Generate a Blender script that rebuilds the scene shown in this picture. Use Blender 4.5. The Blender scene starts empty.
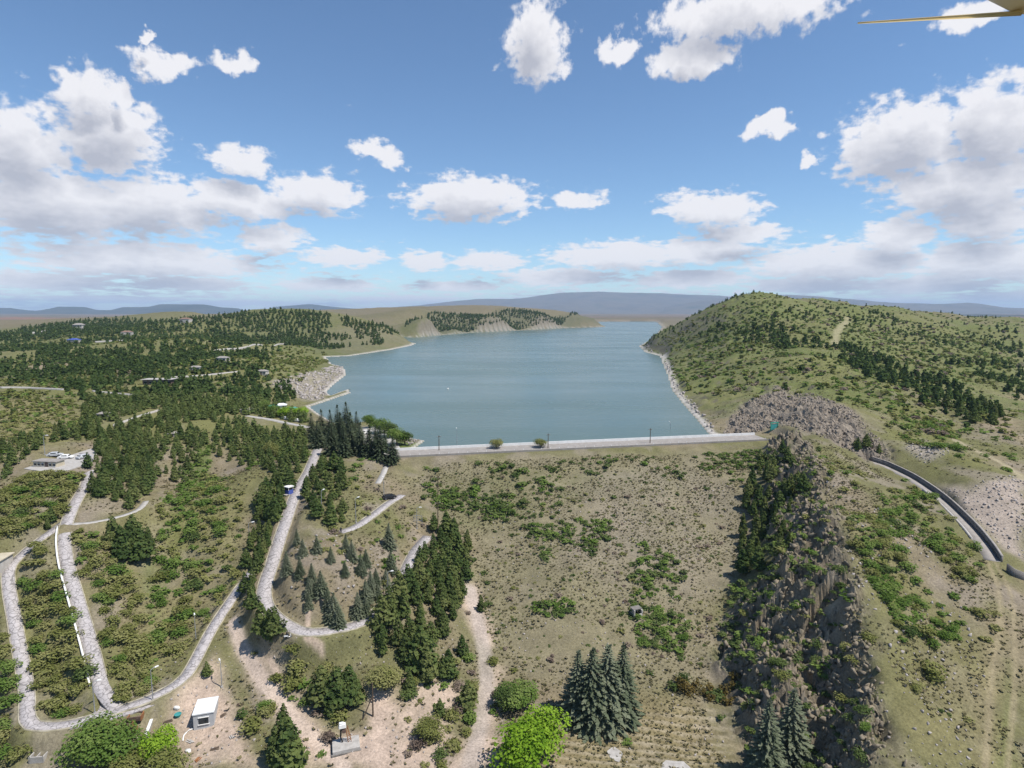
import bpy, bmesh, math, random
import numpy as np
from mathutils import Vector, Matrix

R = math.radians
SC = bpy.context.scene
COL = SC.collection
rng = np.random.default_rng(7)
random.seed(7)

# ------------------------------------------------------------------ camera, sky, sun, exposure
F, CAMZ, PITCH = 600.0, 80.0, math.atan(72 / 600.0)
cam_d = bpy.data.cameras.new('camera'); cam = bpy.data.objects.new('camera', cam_d); COL.objects.link(cam)
cam.location = (0, 0, CAMZ); cam.rotation_euler = (math.pi / 2 - PITCH, 0, 0)
cam_d.sensor_width = 36; cam_d.lens = 36 * F / 1024; cam_d.clip_start = 0.02; cam_d.clip_end = 200000
SC.camera = cam
CP, SP = math.cos(PITCH), math.sin(PITCH)

SUN_AZ, SUN_EL = R(114), R(60)
sd = Vector((math.cos(SUN_EL) * math.sin(SUN_AZ), math.cos(SUN_EL) * math.cos(SUN_AZ), math.sin(SUN_EL)))
sun_d = bpy.data.lights.new('sun', 'SUN'); sun = bpy.data.objects.new('sun', sun_d); COL.objects.link(sun)
sun_d.energy = 3.9; sun_d.angle = R(0.53); sun_d.color = (1.0, 0.95, 0.88)
sun.rotation_euler = sd.to_track_quat('Z', 'Y').to_euler(); sun.location = (300, 0, 400)

SC.view_settings.view_transform = 'Standard'; SC.view_settings.look = 'None'
SC.view_settings.exposure = 0.62; SC.view_settings.gamma = 1.0; SC.view_settings.use_curve_mapping = False
SC.cycles.max_bounces = 4; SC.cycles.diffuse_bounces = 2; SC.cycles.glossy_bounces = 2
SC.cycles.transmission_bounces = 2; SC.cycles.transparent_max_bounces = 4; SC.cycles.volume_bounces = 0
SC.cycles.use_denoising = True
SC.cycles.caustics_reflective = False; SC.cycles.caustics_refractive = False

def pix_dir(px, py):
    u = (px - 512) / F; v = (384 - py) / F
    return np.array([u, CP + v * SP, -SP + v * CP])

def az_el(px, py):
    d = pix_dir(px, py); d = d / np.linalg.norm(d)
    return math.degrees(math.atan2(d[0], d[1])), math.degrees(math.asin(d[2]))

def build_world():
    w = bpy.data.worlds.new('World'); SC.world = w; w.use_nodes = True
    nt = w.node_tree; N = nt.nodes; L = nt.links; N.clear()
    w.cycles.sampling_method = 'MANUAL'; w.cycles.sample_map_resolution = 512
    # cumulus: soft lobes in azimuth / elevation, broken up by noise
    lobes = [(88, 92, 30, 28), (108, 132, 58, 44), (25, 150, 52, 46), (55, 205, 100, 40), (150, 208, 80, 34),
             (235, 200, 64, 22), (312, 193, 50, 22), (240, 158, 32, 18), (165, 66, 38, 15), (238, 64, 20, 11), (378, 154, 26, 13),
             (470, 197, 66, 25), (578, 197, 26, 10), (535, 42, 34, 42), (740, 12, 104, 32), (690, 58, 40, 20), (618, 48, 24, 16), (150, 40, 10, 6), (120, 95, 16, 20),
             (765, 130, 24, 11), (806, 160, 10, 9), (712, 208, 54, 19), (745, 233, 48, 13), (905, 140, 80, 42),
             (1000, 125, 66, 46), (965, 185, 96, 38), (898, 232, 42, 18), (990, 215, 56, 30), (968, 8, 44, 16),
             (150, 262, 125, 20), (272, 238, 34, 17), (345, 256, 42, 11), (425, 262, 26, 10), (490, 262, 40, 10),
             (620, 256, 84, 15), (840, 262, 120, 22), (985, 262, 90, 26), (700, 252, 60, 14), (-60, 180, 60, 60), (1120, 160, 70, 50), (620, -90, 120, 40), (200, -80, 90, 35),
             (50, 281, 80, 10), (190, 284, 66, 8), (330, 285, 52, 7), (455, 286, 48, 6), (560, 277, 66, 9), (690, 279, 74, 9), (810, 285, 74, 9), (925, 285, 84, 10), (1010, 297, 64, 7),
             (110, 299, 84, 5), (400, 299, 64, 4), (610, 297, 74, 4), (750, 299, 64, 4), (880, 302, 64, 4), (240, 303, 60, 3.5)]
    g = bpy.data.node_groups.new('cumulus_field', 'ShaderNodeTree')
    g.interface.new_socket('angle', in_out='INPUT', socket_type='NodeSocketVector')
    g.interface.new_socket('density', in_out='OUTPUT', socket_type='NodeSocketFloat'); g.interface.new_socket('body', in_out='OUTPUT', socket_type='NodeSocketFloat')
    gi = g.nodes.new('NodeGroupInput'); go = g.nodes.new('NodeGroupOutput')
    def gn(t, **k):
        n = g.nodes.new(t)
        for a, b in k.items(): setattr(n, a, b)
        return n
    n1 = gn('ShaderNodeTexNoise'); n1.inputs['Scale'].default_value = 0.23; n1.inputs['Detail'].default_value = 5; n1.inputs['Roughness'].default_value = .62
    g.links.new(gi.outputs[0], n1.inputs['Vector'])
    sub = gn('ShaderNodeVectorMath', operation='SUBTRACT'); g.links.new(n1.outputs['Color'], sub.inputs[0]); sub.inputs[1].default_value = (.5, .5, .5)
    sepe = gn('ShaderNodeSeparateXYZ'); g.links.new(gi.outputs[0], sepe.inputs[0])
    wsc = gn('ShaderNodeMapRange'); wsc.inputs['From Min'].default_value = 1.0; wsc.inputs['From Max'].default_value = 15.0; wsc.inputs['To Min'].default_value = .16; wsc.inputs['To Max'].default_value = 1.0; g.links.new(sepe.outputs[1], wsc.inputs['Value'])
    scl = gn('ShaderNodeVectorMath', operation='SCALE'); g.links.new(sub.outputs[0], scl.inputs[0]); g.links.new(wsc.outputs[0], scl.inputs['Scale'])
    mad = gn('ShaderNodeVectorMath', operation='MULTIPLY_ADD'); g.links.new(scl.outputs[0], mad.inputs[0]); mad.inputs[1].default_value = (5.0, 4.2, 0); g.links.new(gi.outputs[0], mad.inputs[2])
    prev = None
    for (cx, cy, rx, ry) in lobes:
        a0, e0 = az_el(cx, cy); a1, _ = az_el(cx + rx, cy); _, e1 = az_el(cx, cy - ry)
        ra, re = abs(a1 - a0) * 1.12, abs(e1 - e0) * 1.12
        m = gn('ShaderNodeVectorMath', operation='MULTIPLY_ADD'); g.links.new(mad.outputs[0], m.inputs[0])
        m.inputs[1].default_value = (1 / ra, 1 / re, 0); m.inputs[2].default_value = (-a0 / ra, -e0 / re, 0)
        ln = gn('ShaderNodeVectorMath', operation='LENGTH'); g.links.new(m.outputs[0], ln.inputs[0])
        if prev is None: prev = ln.outputs['Value']
        else:
            mn = gn('ShaderNodeMath', operation='MINIMUM'); g.links.new(prev, mn.inputs[0]); g.links.new(ln.outputs['Value'], mn.inputs[1]); prev = mn.outputs[0]
    inv = gn('ShaderNodeMath', operation='SUBTRACT'); inv.inputs[0].default_value = 1.0; g.links.new(prev, inv.inputs[1])
    # low bank of broken cloud towards the horizon, all the way round
    sepg = gn('ShaderNodeSeparateXYZ'); g.links.new(gi.outputs[0], sepg.inputs[0])
    bm_ = gn('ShaderNodeVectorMath', operation='MULTIPLY'); g.links.new(gi.outputs[0], bm_.inputs[0]); bm_.inputs[1].default_value = (.13, .55, 0)
    nb = gn('ShaderNodeTexNoise'); nb.inputs['Scale'].default_value = 1.0; nb.inputs['Detail'].default_value = 7; nb.inputs['Roughness'].default_value = .6
    g.links.new(bm_.outputs[0], nb.inputs['Vector'])
    ramp = gn('ShaderNodeMapRange'); ramp.inputs['From Min'].default_value = 1.0; ramp.inputs['From Max'].default_value = 8.5; ramp.inputs['To Min'].default_value = -.36; ramp.inputs['To Max'].default_value = -.9
    g.links.new(sepg.outputs[1], ramp.inputs['Value'])
    bb = gn('ShaderNodeMath', operation='MULTIPLY_ADD'); g.links.new(nb.outputs['Fac'], bb.inputs[0]); bb.inputs[1].default_value = 1.0; g.links.new(ramp.outputs[0], bb.inputs[2])
    # scattered small cumulus elsewhere in the sky
    mx = gn('ShaderNodeMath', operation='MAXIMUM'); g.links.new(inv.outputs[0], mx.inputs[0]); g.links.new(bb.outputs[0], mx.inputs[1])
    n2 = gn('ShaderNodeTexNoise'); n2.inputs['Scale'].default_value = .75; n2.inputs['Detail'].default_value = 7; n2.inputs['Roughness'].default_value = .56
    lg0 = gn('ShaderNodeMath', operation='ADD'); g.links.new(sepg.outputs[1], lg0.inputs[0]); lg0.inputs[1].default_value = 2.2
    lg1 = gn('ShaderNodeMath', operation='MAXIMUM'); g.links.new(lg0.outputs[0], lg1.inputs[0]); lg1.inputs[1].default_value = .3
    lg = gn('ShaderNodeMath', operation='LOGARITHM'); g.links.new(lg1.outputs[0], lg.inputs[0]); lg.inputs[1].default_value = 2.71828
    lgs = gn('ShaderNodeMath', operation='MULTIPLY'); g.links.new(lg.outputs[0], lgs.inputs[0]); lgs.inputs[1].default_value = 24.0
    n2v = gn('ShaderNodeCombineXYZ'); g.links.new(sepg.outputs[0], n2v.inputs[0]); g.links.new(lgs.outputs[0], n2v.inputs[1]); g.links.new(n2v.outputs[0], n2.inputs['Vector'])
    ns = gn('ShaderNodeMath', operation='MULTIPLY_ADD'); g.links.new(n2.outputs['Fac'], ns.inputs[0]); ns.inputs[1].default_value = 1.7; ns.inputs[2].default_value = -.86
    ad = gn('ShaderNodeMath', operation='ADD'); g.links.new(mx.outputs[0], ad.inputs[0]); g.links.new(ns.outputs[0], ad.inputs[1])
    g.links.new(ad.outputs[0], go.inputs[0])
    sb = gn('ShaderNodeMath', operation='MULTIPLY_ADD'); g.links.new(ns.outputs[0], sb.inputs[0]); sb.inputs[1].default_value = .42; g.links.new(mx.outputs[0], sb.inputs[2]); g.links.new(sb.outputs[0], go.inputs[1])

    def nn(t, **k):
        n = N.new(t)
        for a, b in k.items(): setattr(n, a, b)
        return n
    tc = nn('ShaderNodeTexCoord'); sp = nn('ShaderNodeSeparateXYZ'); L.new(tc.outputs['Generated'], sp.inputs[0])
    at = nn('ShaderNodeMath', operation='ARCTAN2'); L.new(sp.outputs[0], at.inputs[0]); L.new(sp.outputs[1], at.inputs[1])
    asn = nn('ShaderNodeMath', operation='ARCSINE'); L.new(sp.outputs[2], asn.inputs[0])
    cb = nn('ShaderNodeCombineXYZ'); L.new(at.outputs[0], cb.inputs[0]); L.new(asn.outputs[0], cb.inputs[1])
    dg = nn('ShaderNodeVectorMath', operation='SCALE'); L.new(cb.outputs[0], dg.inputs[0]); dg.inputs['Scale'].default_value = 180 / math.pi
    g1 = nn('ShaderNodeGroup'); g1.node_tree = g; L.new(dg.outputs[0], g1.inputs[0])
    of = nn('ShaderNodeVectorMath', operation='ADD'); L.new(dg.outputs[0], of.inputs[0]); of.inputs[1].default_value = (.6, 1.9, 0)
    g2 = nn('ShaderNodeGroup'); g2.node_tree = g; L.new(of.outputs[0], g2.inputs[0])
    alpha = nn('ShaderNodeMapRange', interpolation_type='SMOOTHSTEP'); L.new(g1.outputs[0], alpha.inputs['Value'])
    alpha.inputs['From Min'].default_value = -.05; alpha.inputs['From Max'].default_value = .36; alpha.inputs['To Max'].default_value = .97
    shade = nn('ShaderNodeMapRange'); L.new(g2.outputs[1], shade.inputs['Value'])  # cloud self-shading put into the colour: greyer where more cloud lies sunward
    shade.inputs['From Min'].default_value = .06; shade.inputs['From Max'].default_value = .85
    cr = nn('ShaderNodeMix', data_type='RGBA'); L.new(shade.outputs[0], cr.inputs['Factor'])
    cr.inputs['A'].default_value = (.95, .94, .97, 1); cr.inputs['B'].default_value = (.51, .525, .60, 1)
    sky = nn('ShaderNodeTexSky', sky_type='NISHITA'); sky.sun_disc = False; sky.sun_elevation = SUN_EL; sky.sun_rotation = SUN_AZ
    sky.altitude = 1000; sky.air_density = 1.0; sky.dust_density = .1; sky.ozone_density = 2.0
    tn = nn('ShaderNodeVectorMath', operation='MULTIPLY'); L.new(sky.outputs[0], tn.inputs[0]); tn.inputs[1].default_value = (.84, .97, 1.05)
    b1 = nn('ShaderNodeBackground'); L.new(tn.outputs[0], b1.inputs[0]); b1.inputs[1].default_value = .09
    b2 = nn('ShaderNodeBackground'); L.new(cr.outputs['Result'], b2.inputs[0]); b2.inputs[1].default_value = .64
    mix = nn('ShaderNodeMixShader'); L.new(alpha.outputs[0], mix.inputs[0]); L.new(b1.outputs[0], mix.inputs[1]); L.new(b2.outputs[0], mix.inputs[2])
    out = nn('ShaderNodeOutputWorld'); L.new(mix.outputs[0], out.inputs[0])
build_world()

# ------------------------------------------------------------------ helpers
def tag(o, label=None, cat=None, group=None, kind=None):
    if label: o['label'] = label
    if cat: o['category'] = cat
    if group: o['group'] = group
    if kind: o['kind'] = kind
    return o

def link(name, me, parent=None, loc=(0, 0, 0), rz=0.0):
    o = bpy.data.objects.new(name, me); COL.objects.link(o)
    o.location = loc; o.rotation_euler = (0, 0, rz)
    if parent is not None: o.parent = parent
    return o

def empty(name, loc, rz=0.0, label=None, cat=None, group=None):
    return tag(link(name, None, None, loc, rz), label, cat, group)

def np_mesh(name, V, Fc, mat=None, smooth=False):
    V = np.ascontiguousarray(V, dtype=np.float32); Fc = np.ascontiguousarray(Fc, dtype=np.int32)
    me = bpy.data.meshes.new(name); k = Fc.shape[1]
    me.vertices.add(len(V)); me.vertices.foreach_set('co', V.ravel())
    me.loops.add(Fc.size); me.loops.foreach_set('vertex_index', Fc.ravel())
    me.polygons.add(len(Fc)); me.polygons.foreach_set('loop_start', np.arange(0, Fc.size, k, dtype=np.int32))
    if smooth: me.polygons.foreach_set('use_smooth', np.ones(len(Fc), dtype=bool))
    me.update(calc_edges=True)
    if mat: me.materials.append(mat)
    return me

class MB:
    """collects shapes into one mesh"""
    def __init__(s): s.v = []; s.f = []
    def box(s, c, d, rz=0.0, taper=1.0):
        x, y, z = d[0] / 2, d[1] / 2, d[2] / 2; b = len(s.v); ca, sa = math.cos(rz), math.sin(rz)
        for k, (dx, dy, dz) in enumerate([(-1, -1, -1), (1, -1, -1), (1, 1, -1), (-1, 1, -1), (-1, -1, 1), (1, -1, 1), (1, 1, 1), (-1, 1, 1)]):
            t = taper if dz > 0 else 1.0
            px, py = dx * x * t, dy * y * t
            s.v.append((c[0] + px * ca - py * sa, c[1] + px * sa + py * ca, c[2] + dz * z))
        for q in [(0, 3, 2, 1), (4, 5, 6, 7), (0, 1, 5, 4), (1, 2, 6, 5), (2, 3, 7, 6), (3, 0, 4, 7)]: s.f.append(tuple(b + i for i in q))
        return s
    def tube(s, pts, rad, n=8, cap=True):
        pts = [Vector(p) for p in pts]
        if not hasattr(rad, '__len__'): rad = [rad] * len(pts)
        b0 = len(s.v)
        for i, p in enumerate(pts):
            t = (pts[min(i + 1, len(pts) - 1)] - pts[max(i - 1, 0)]).normalized()
            a = t.orthogonal().normalized() if abs(t.z) < .9 else Vector((1, 0, 0))
            a = (a - t * a.dot(t)).normalized(); c = t.cross(a)
            for k in range(n):
                w = 2 * math.pi * k / n; s.v.append(tuple(p + (a * math.cos(w) + c * math.sin(w)) * rad[i]))
        for i in range(len(pts) - 1):
            for k in range(n):
                k2 = (k + 1) % n; s.f.append((b0 + i * n + k, b0 + i * n + k2, b0 + (i + 1) * n + k2, b0 + (i + 1) * n + k))
        if cap:
            s.f.append(tuple(b0 + k for k in reversed(range(n)))); e = b0 + (len(pts) - 1) * n; s.f.append(tuple(e + k for k in range(n)))
        return s
    def prism(s, pts, z0, z1):
        b = len(s.v); n = len(pts)
        for z in (z0, z1):
            for p in pts: s.v.append((p[0], p[1], z))
        s.f.append(tuple(b + i for i in reversed(range(n)))); s.f.append(tuple(b + n + i for i in range(n)))
        for i in range(n):
            j = (i + 1) % n; s.f.append((b + i, b + j, b + n + j, b + n + i))
        return s
    def build(s, name, mat, parent=None, loc=(0, 0, 0), rz=0.0, smooth=False, bevel=0.0):
        me = bpy.data.meshes.new(name); me.from_pydata(s.v, [], s.f); me.update(); me.materials.append(mat)
        if bevel:
            bm = bmesh.new(); bm.from_mesh(me)
            bmesh.ops.bevel(bm, geom=[e for e in bm.edges], offset=bevel, segments=1, affect='EDGES'); bm.to_mesh(me); bm.free()
        if smooth:
            for p in me.polygons: p.use_smooth = True
        return link(name, me, parent, loc, rz)

_tab = np.random.default_rng(3).random((256, 256))
def vn(x, y, seed=0):
    x = x + seed * 17.31; y = y + seed * 9.77
    xi = np.floor(x).astype(np.int64); yi = np.floor(y).astype(np.int64); fx = x - xi; fy = y - yi
    fx = fx * fx * (3 - 2 * fx); fy = fy * fy * (3 - 2 * fy)
    a = _tab[xi & 255, yi & 255]; b = _tab[(xi + 1) & 255, yi & 255]; c = _tab[xi & 255, (yi + 1) & 255]; d = _tab[(xi + 1) & 255, (yi + 1) & 255]
    return (a * (1 - fx) + b * fx) * (1 - fy) + (c * (1 - fx) + d * fx) * fy
def fbm(x, y, octv=4, seed=0):
    t = 0; a = .5; n = 0
    for o in range(octv):
        t = t + a * vn(x, y, seed + o * 5); n += a; a *= .5; x, y = x * 1.93 + y * .35, y * 1.93 - x * .35
    return t / n
def sstep(a, b, x):
    t = np.clip((x - a) / (b - a), 0, 1); return t * t * (3 - 2 * t)
def in_poly(x, y, poly):
    x = np.asarray(x); y = np.asarray(y); ins = np.zeros(x.shape, bool); n = len(poly)
    for i in range(n):
        x1, y1 = poly[i]; x2, y2 = poly[(i + 1) % n]
        if y1 == y2: continue
        c = ((y1 > y) != (y2 > y)) & (x < (x2 - x1) * (y - y1) / (y2 - y1) + x1); ins ^= c
    return ins
def seg_dist(x, y, pts, closed=False):
    """distance to a polyline, with the running index of the nearest point"""
    best = np.full(np.shape(x), 1e18); par = np.zeros(np.shape(x)); n = len(pts)
    for i in range(n if closed else n - 1):
        ax, ay = pts[i][0], pts[i][1]; bx, by = pts[(i + 1) % n][0], pts[(i + 1) % n][1]
        dx, dy = bx - ax, by - ay; t = np.clip(((x - ax) * dx + (y - ay) * dy) / (dx * dx + dy * dy + 1e-9), 0, 1)
        d = (x - ax - t * dx) ** 2 + (y - ay - t * dy) ** 2; m = d < best
        best = np.where(m, d, best); par = np.where(m, i + t, par)
    return np.sqrt(best), par
def atz(px, py, z):
    d = pix_dir(px, py); t = (z - CAMZ) / d[2]; return d[0] * t, d[1] * t
def aty(px, py, Y):
    d = pix_dir(px, py); t = Y / d[1]; return d[0] * t, Y, CAMZ + d[2] * t
def spline(pts, step):
    P = [np.array(p, float) for p in pts]; out = []
    for i in range(len(P) - 1):
        p0 = P[max(i - 1, 0)]; p1 = P[i]; p2 = P[i + 1]; p3 = P[min(i + 2, len(P) - 1)]
        n = max(1, int(np.linalg.norm((p2 - p1)[:2]) / step))
        for k in range(n):
            t = k / n
            out.append(.5 * ((2 * p1) + (p2 - p0) * t + (2 * p0 - 5 * p1 + 4 * p2 - p3) * t * t + (3 * p1 - p0 - 3 * p2 + p3) * t ** 3))
    out.append(P[-1]); return np.array(out)

# ------------------------------------------------------------------ materials
def node_mat(name):
    m = bpy.data.materials.new(name); m.use_nodes = True; nt = m.node_tree; nt.nodes.clear()
    out = nt.nodes.new('ShaderNodeOutputMaterial')
    def nn(t, **k):
        n = nt.nodes.new(t)
        for a, b in k.items(): setattr(n, a, b)
        return n
    return m, nn, nt.links, out
def noise_n(nn, L, vec, scale, detail=4, rough=.55):
    n = nn('ShaderNodeTexNoise'); n.inputs['Scale'].default_value = scale; n.inputs['Detail'].default_value = detail; n.inputs['Roughness'].default_value = rough
    L.new(vec, n.inputs['Vector']); return n.outputs['Fac']
def ramp_n(nn, L, fac, stops):
    r = nn('ShaderNodeValToRGB'); L.new(fac, r.inputs[0]); e = r.color_ramp.elements
    while len(e) < len(stops): e.new(.5)
    for k, (p, c) in enumerate(stops): e[k].position = p; e[k].color = (*c, 1)
    return r.outputs[0]
def surf(name, c1, c2, scale=1.0, rough=.8, bump=.0, metal=0.0, spec=.3, c3=None):
    m, nn, L, out = node_mat(name); geo = nn('ShaderNodeNewGeometry')
    f = noise_n(nn, L, geo.outputs['Position'], scale, 6, .65)
    st = [(.32, c1), (.68, c2)] if c3 is None else [(.3, c1), (.52, c2), (.72, c3)]
    p = nn('ShaderNodeBsdfPrincipled'); L.new(ramp_n(nn, L, f, st), p.inputs['Base Color'])
    p.inputs['Roughness'].default_value = rough; p.inputs['Metallic'].default_value = metal; p.inputs['Specular IOR Level'].default_value = spec
    if bump:
        b = nn('ShaderNodeBump'); b.inputs['Strength'].default_value = bump; b.inputs['Distance'].default_value = .1
        L.new(noise_n(nn, L, geo.outputs['Position'], scale * 5, 4), b.inputs['Height']); L.new(b.outputs[0], p.inputs['Normal'])
    L.new(p.outputs[0], out.inputs[0]); return m
def foliage(name, a, b, c, scale=.35, trans=.25):
    """leaf colour that drifts from plant to plant and inside one plant"""
    m, nn, L, out = node_mat(name); geo = nn('ShaderNodeNewGeometry'); oi = nn('ShaderNodeObjectInfo')
    f1 = noise_n(nn, L, geo.outputs['Position'], scale, 2); f2 = noise_n(nn, L, geo.outputs['Position'], scale * 7, 2)
    ad = nn('ShaderNodeMath', operation='MULTIPLY_ADD'); L.new(f2, ad.inputs[0]); ad.inputs[1].default_value = .5; L.new(f1, ad.inputs[2])
    a2 = nn('ShaderNodeMath', operation='MULTIPLY_ADD'); L.new(oi.outputs['Random'], a2.inputs[0]); a2.inputs[1].default_value = .26; L.new(ad.outputs[0], a2.inputs[2])
    col = ramp_n(nn, L, a2.outputs[0], [(.62, a), (.86, b), (1.0, c)])
    d = nn('ShaderNodeBsdfDiffuse'); L.new(col, d.inputs[0]); t = nn('ShaderNodeBsdfTranslucent'); L.new(col, t.inputs[0])
    mx = nn('ShaderNodeMixShader'); mx.inputs[0].default_value = trans; L.new(d.outputs[0], mx.inputs[1]); L.new(t.outputs[0], mx.inputs[2])
    L.new(mx.outputs[0], out.inputs[0]); return m

def ground_mat():
    m, nn, L, out = node_mat('ground'); geo = nn('ShaderNodeNewGeometry')
    at = nn('ShaderNodeAttribute'); at.attribute_name = 'tint'
    f1 = noise_n(nn, L, geo.outputs['Position'], 2.2, 6, .75); f2 = noise_n(nn, L, geo.outputs['Position'], .25, 5, .65)
    r1 = nn('ShaderNodeMapRange'); L.new(f1, r1.inputs['Value']); r1.inputs['From Min'].default_value = .28; r1.inputs['From Max'].default_value = .72; r1.inputs['To Min'].default_value = .55; r1.inputs['To Max'].default_value = 1.42
    r2 = nn('ShaderNodeMapRange'); L.new(f2, r2.inputs['Value']); r2.inputs['From Min'].default_value = .3; r2.inputs['From Max'].default_value = .7; r2.inputs['To Min'].default_value = .8; r2.inputs['To Max'].default_value = 1.18
    mu = nn('ShaderNodeMath', operation='MULTIPLY'); L.new(r1.outputs[0], mu.inputs[0]); L.new(r2.outputs[0], mu.inputs[1])
    sc = nn('ShaderNodeVectorMath', operation='SCALE'); L.new(at.outputs['Color'], sc.inputs[0]); L.new(mu.outputs[0], sc.inputs['Scale'])
    p = nn('ShaderNodeBsdfPrincipled'); L.new(sc.outputs[0], p.inputs['Base Color']); p.inputs['Roughness'].default_value = .95; p.inputs['Specular IOR Level'].default_value = .1
    b = nn('ShaderNodeBump'); b.inputs['Strength'].default_value = .6; b.inputs['Distance'].default_value = .25; L.new(f1, b.inputs['Height']); L.new(b.outputs[0], p.inputs['Normal'])
    L.new(p.outputs[0], out.inputs[0]); return m

def paving_mat():
    m, nn, L, out = node_mat('jointed_paving'); geo = nn('ShaderNodeNewGeometry')
    n = nn('ShaderNodeTexNoise'); n.inputs['Scale'].default_value = .5; n.inputs['Detail'].default_value = 2; L.new(geo.outputs['Position'], n.inputs['Vector'])
    w = nn('ShaderNodeVectorMath', operation='MULTIPLY_ADD'); L.new(n.outputs['Color'], w.inputs[0]); w.inputs[1].default_value = (1.6, 1.6, 0); L.new(geo.outputs['Position'], w.inputs[2])
    fl = nn('ShaderNodeVectorMath', operation='MULTIPLY'); L.new(w.outputs[0], fl.inputs[0]); fl.inputs[1].default_value = (1, 1, 0)
    v = nn('ShaderNodeTexVoronoi', feature='DISTANCE_TO_EDGE'); v.inputs['Scale'].default_value = 1.0; v.inputs['Randomness'].default_value = .85; L.new(fl.outputs[0], v.inputs['Vector'])
    ln = nn('ShaderNodeMapRange'); L.new(v.outputs['Distance'], ln.inputs['Value']); ln.inputs['From Min'].default_value = .03; ln.inputs['From Max'].default_value = .06
    f = noise_n(nn, L, geo.outputs['Position'], 1.3, 6, .7)
    base = ramp_n(nn, L, f, [(.3, (.31, .285, .275)), (.7, (.46, .43, .425))])
    mx = nn('ShaderNodeMix', data_type='RGBA'); L.new(ln.outputs[0], mx.inputs['Factor']); mx.inputs['A'].default_value = (.21, .195, .19, 1); L.new(base, mx.inputs['B'])
    p = nn('ShaderNodeBsdfPrincipled'); L.new(mx.outputs['Result'], p.inputs['Base Color']); p.inputs['Roughness'].default_value = .85; p.inputs['Specular IOR Level'].default_value = .2
    L.new(p.outputs[0], out.inputs[0]); return m

def water_mat():
    m, nn, L, out = node_mat('lake_water'); geo = nn('ShaderNodeNewGeometry')
    f = noise_n(nn, L, geo.outputs['Position'], .012, 4); st = nn('ShaderNodeVectorMath', operation='MULTIPLY'); L.new(geo.outputs['Position'], st.inputs[0]); st.inputs[1].default_value = (.35, 1, 1)
    w = noise_n(nn, L, st.outputs[0], .6, 5, .6)
    p = nn('ShaderNodeBsdfPrincipled'); L.new(ramp_n(nn, L, f, [(.3, (.078, .120, .108)), (.7, (.094, .138, .122))]), p.inputs['Base Color'])
    st2 = nn('ShaderNodeVectorMath', operation='MULTIPLY'); L.new(geo.outputs['Position'], st2.inputs[0]); st2.inputs[1].default_value = (.25, 1, 1); fr = noise_n(nn, L, st2.outputs[0], .02, 5, .6)
    rr_ = nn('ShaderNodeMapRange'); L.new(fr, rr_.inputs['Value']); rr_.inputs['From Min'].default_value = .35; rr_.inputs['From Max'].default_value = .65; rr_.inputs['To Min'].default_value = .20; rr_.inputs['To Max'].default_value = .30; L.new(rr_.outputs[0], p.inputs['Roughness']); p.inputs['IOR'].default_value = 1.25
    b = nn('ShaderNodeBump'); b.inputs['Strength'].default_value = .22; b.inputs['Distance'].default_value = .2; L.new(w, b.inputs['Height']); L.new(b.outputs[0], p.inputs['Normal'])
    L.new(p.outputs[0], out.inputs[0]); return m

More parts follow.
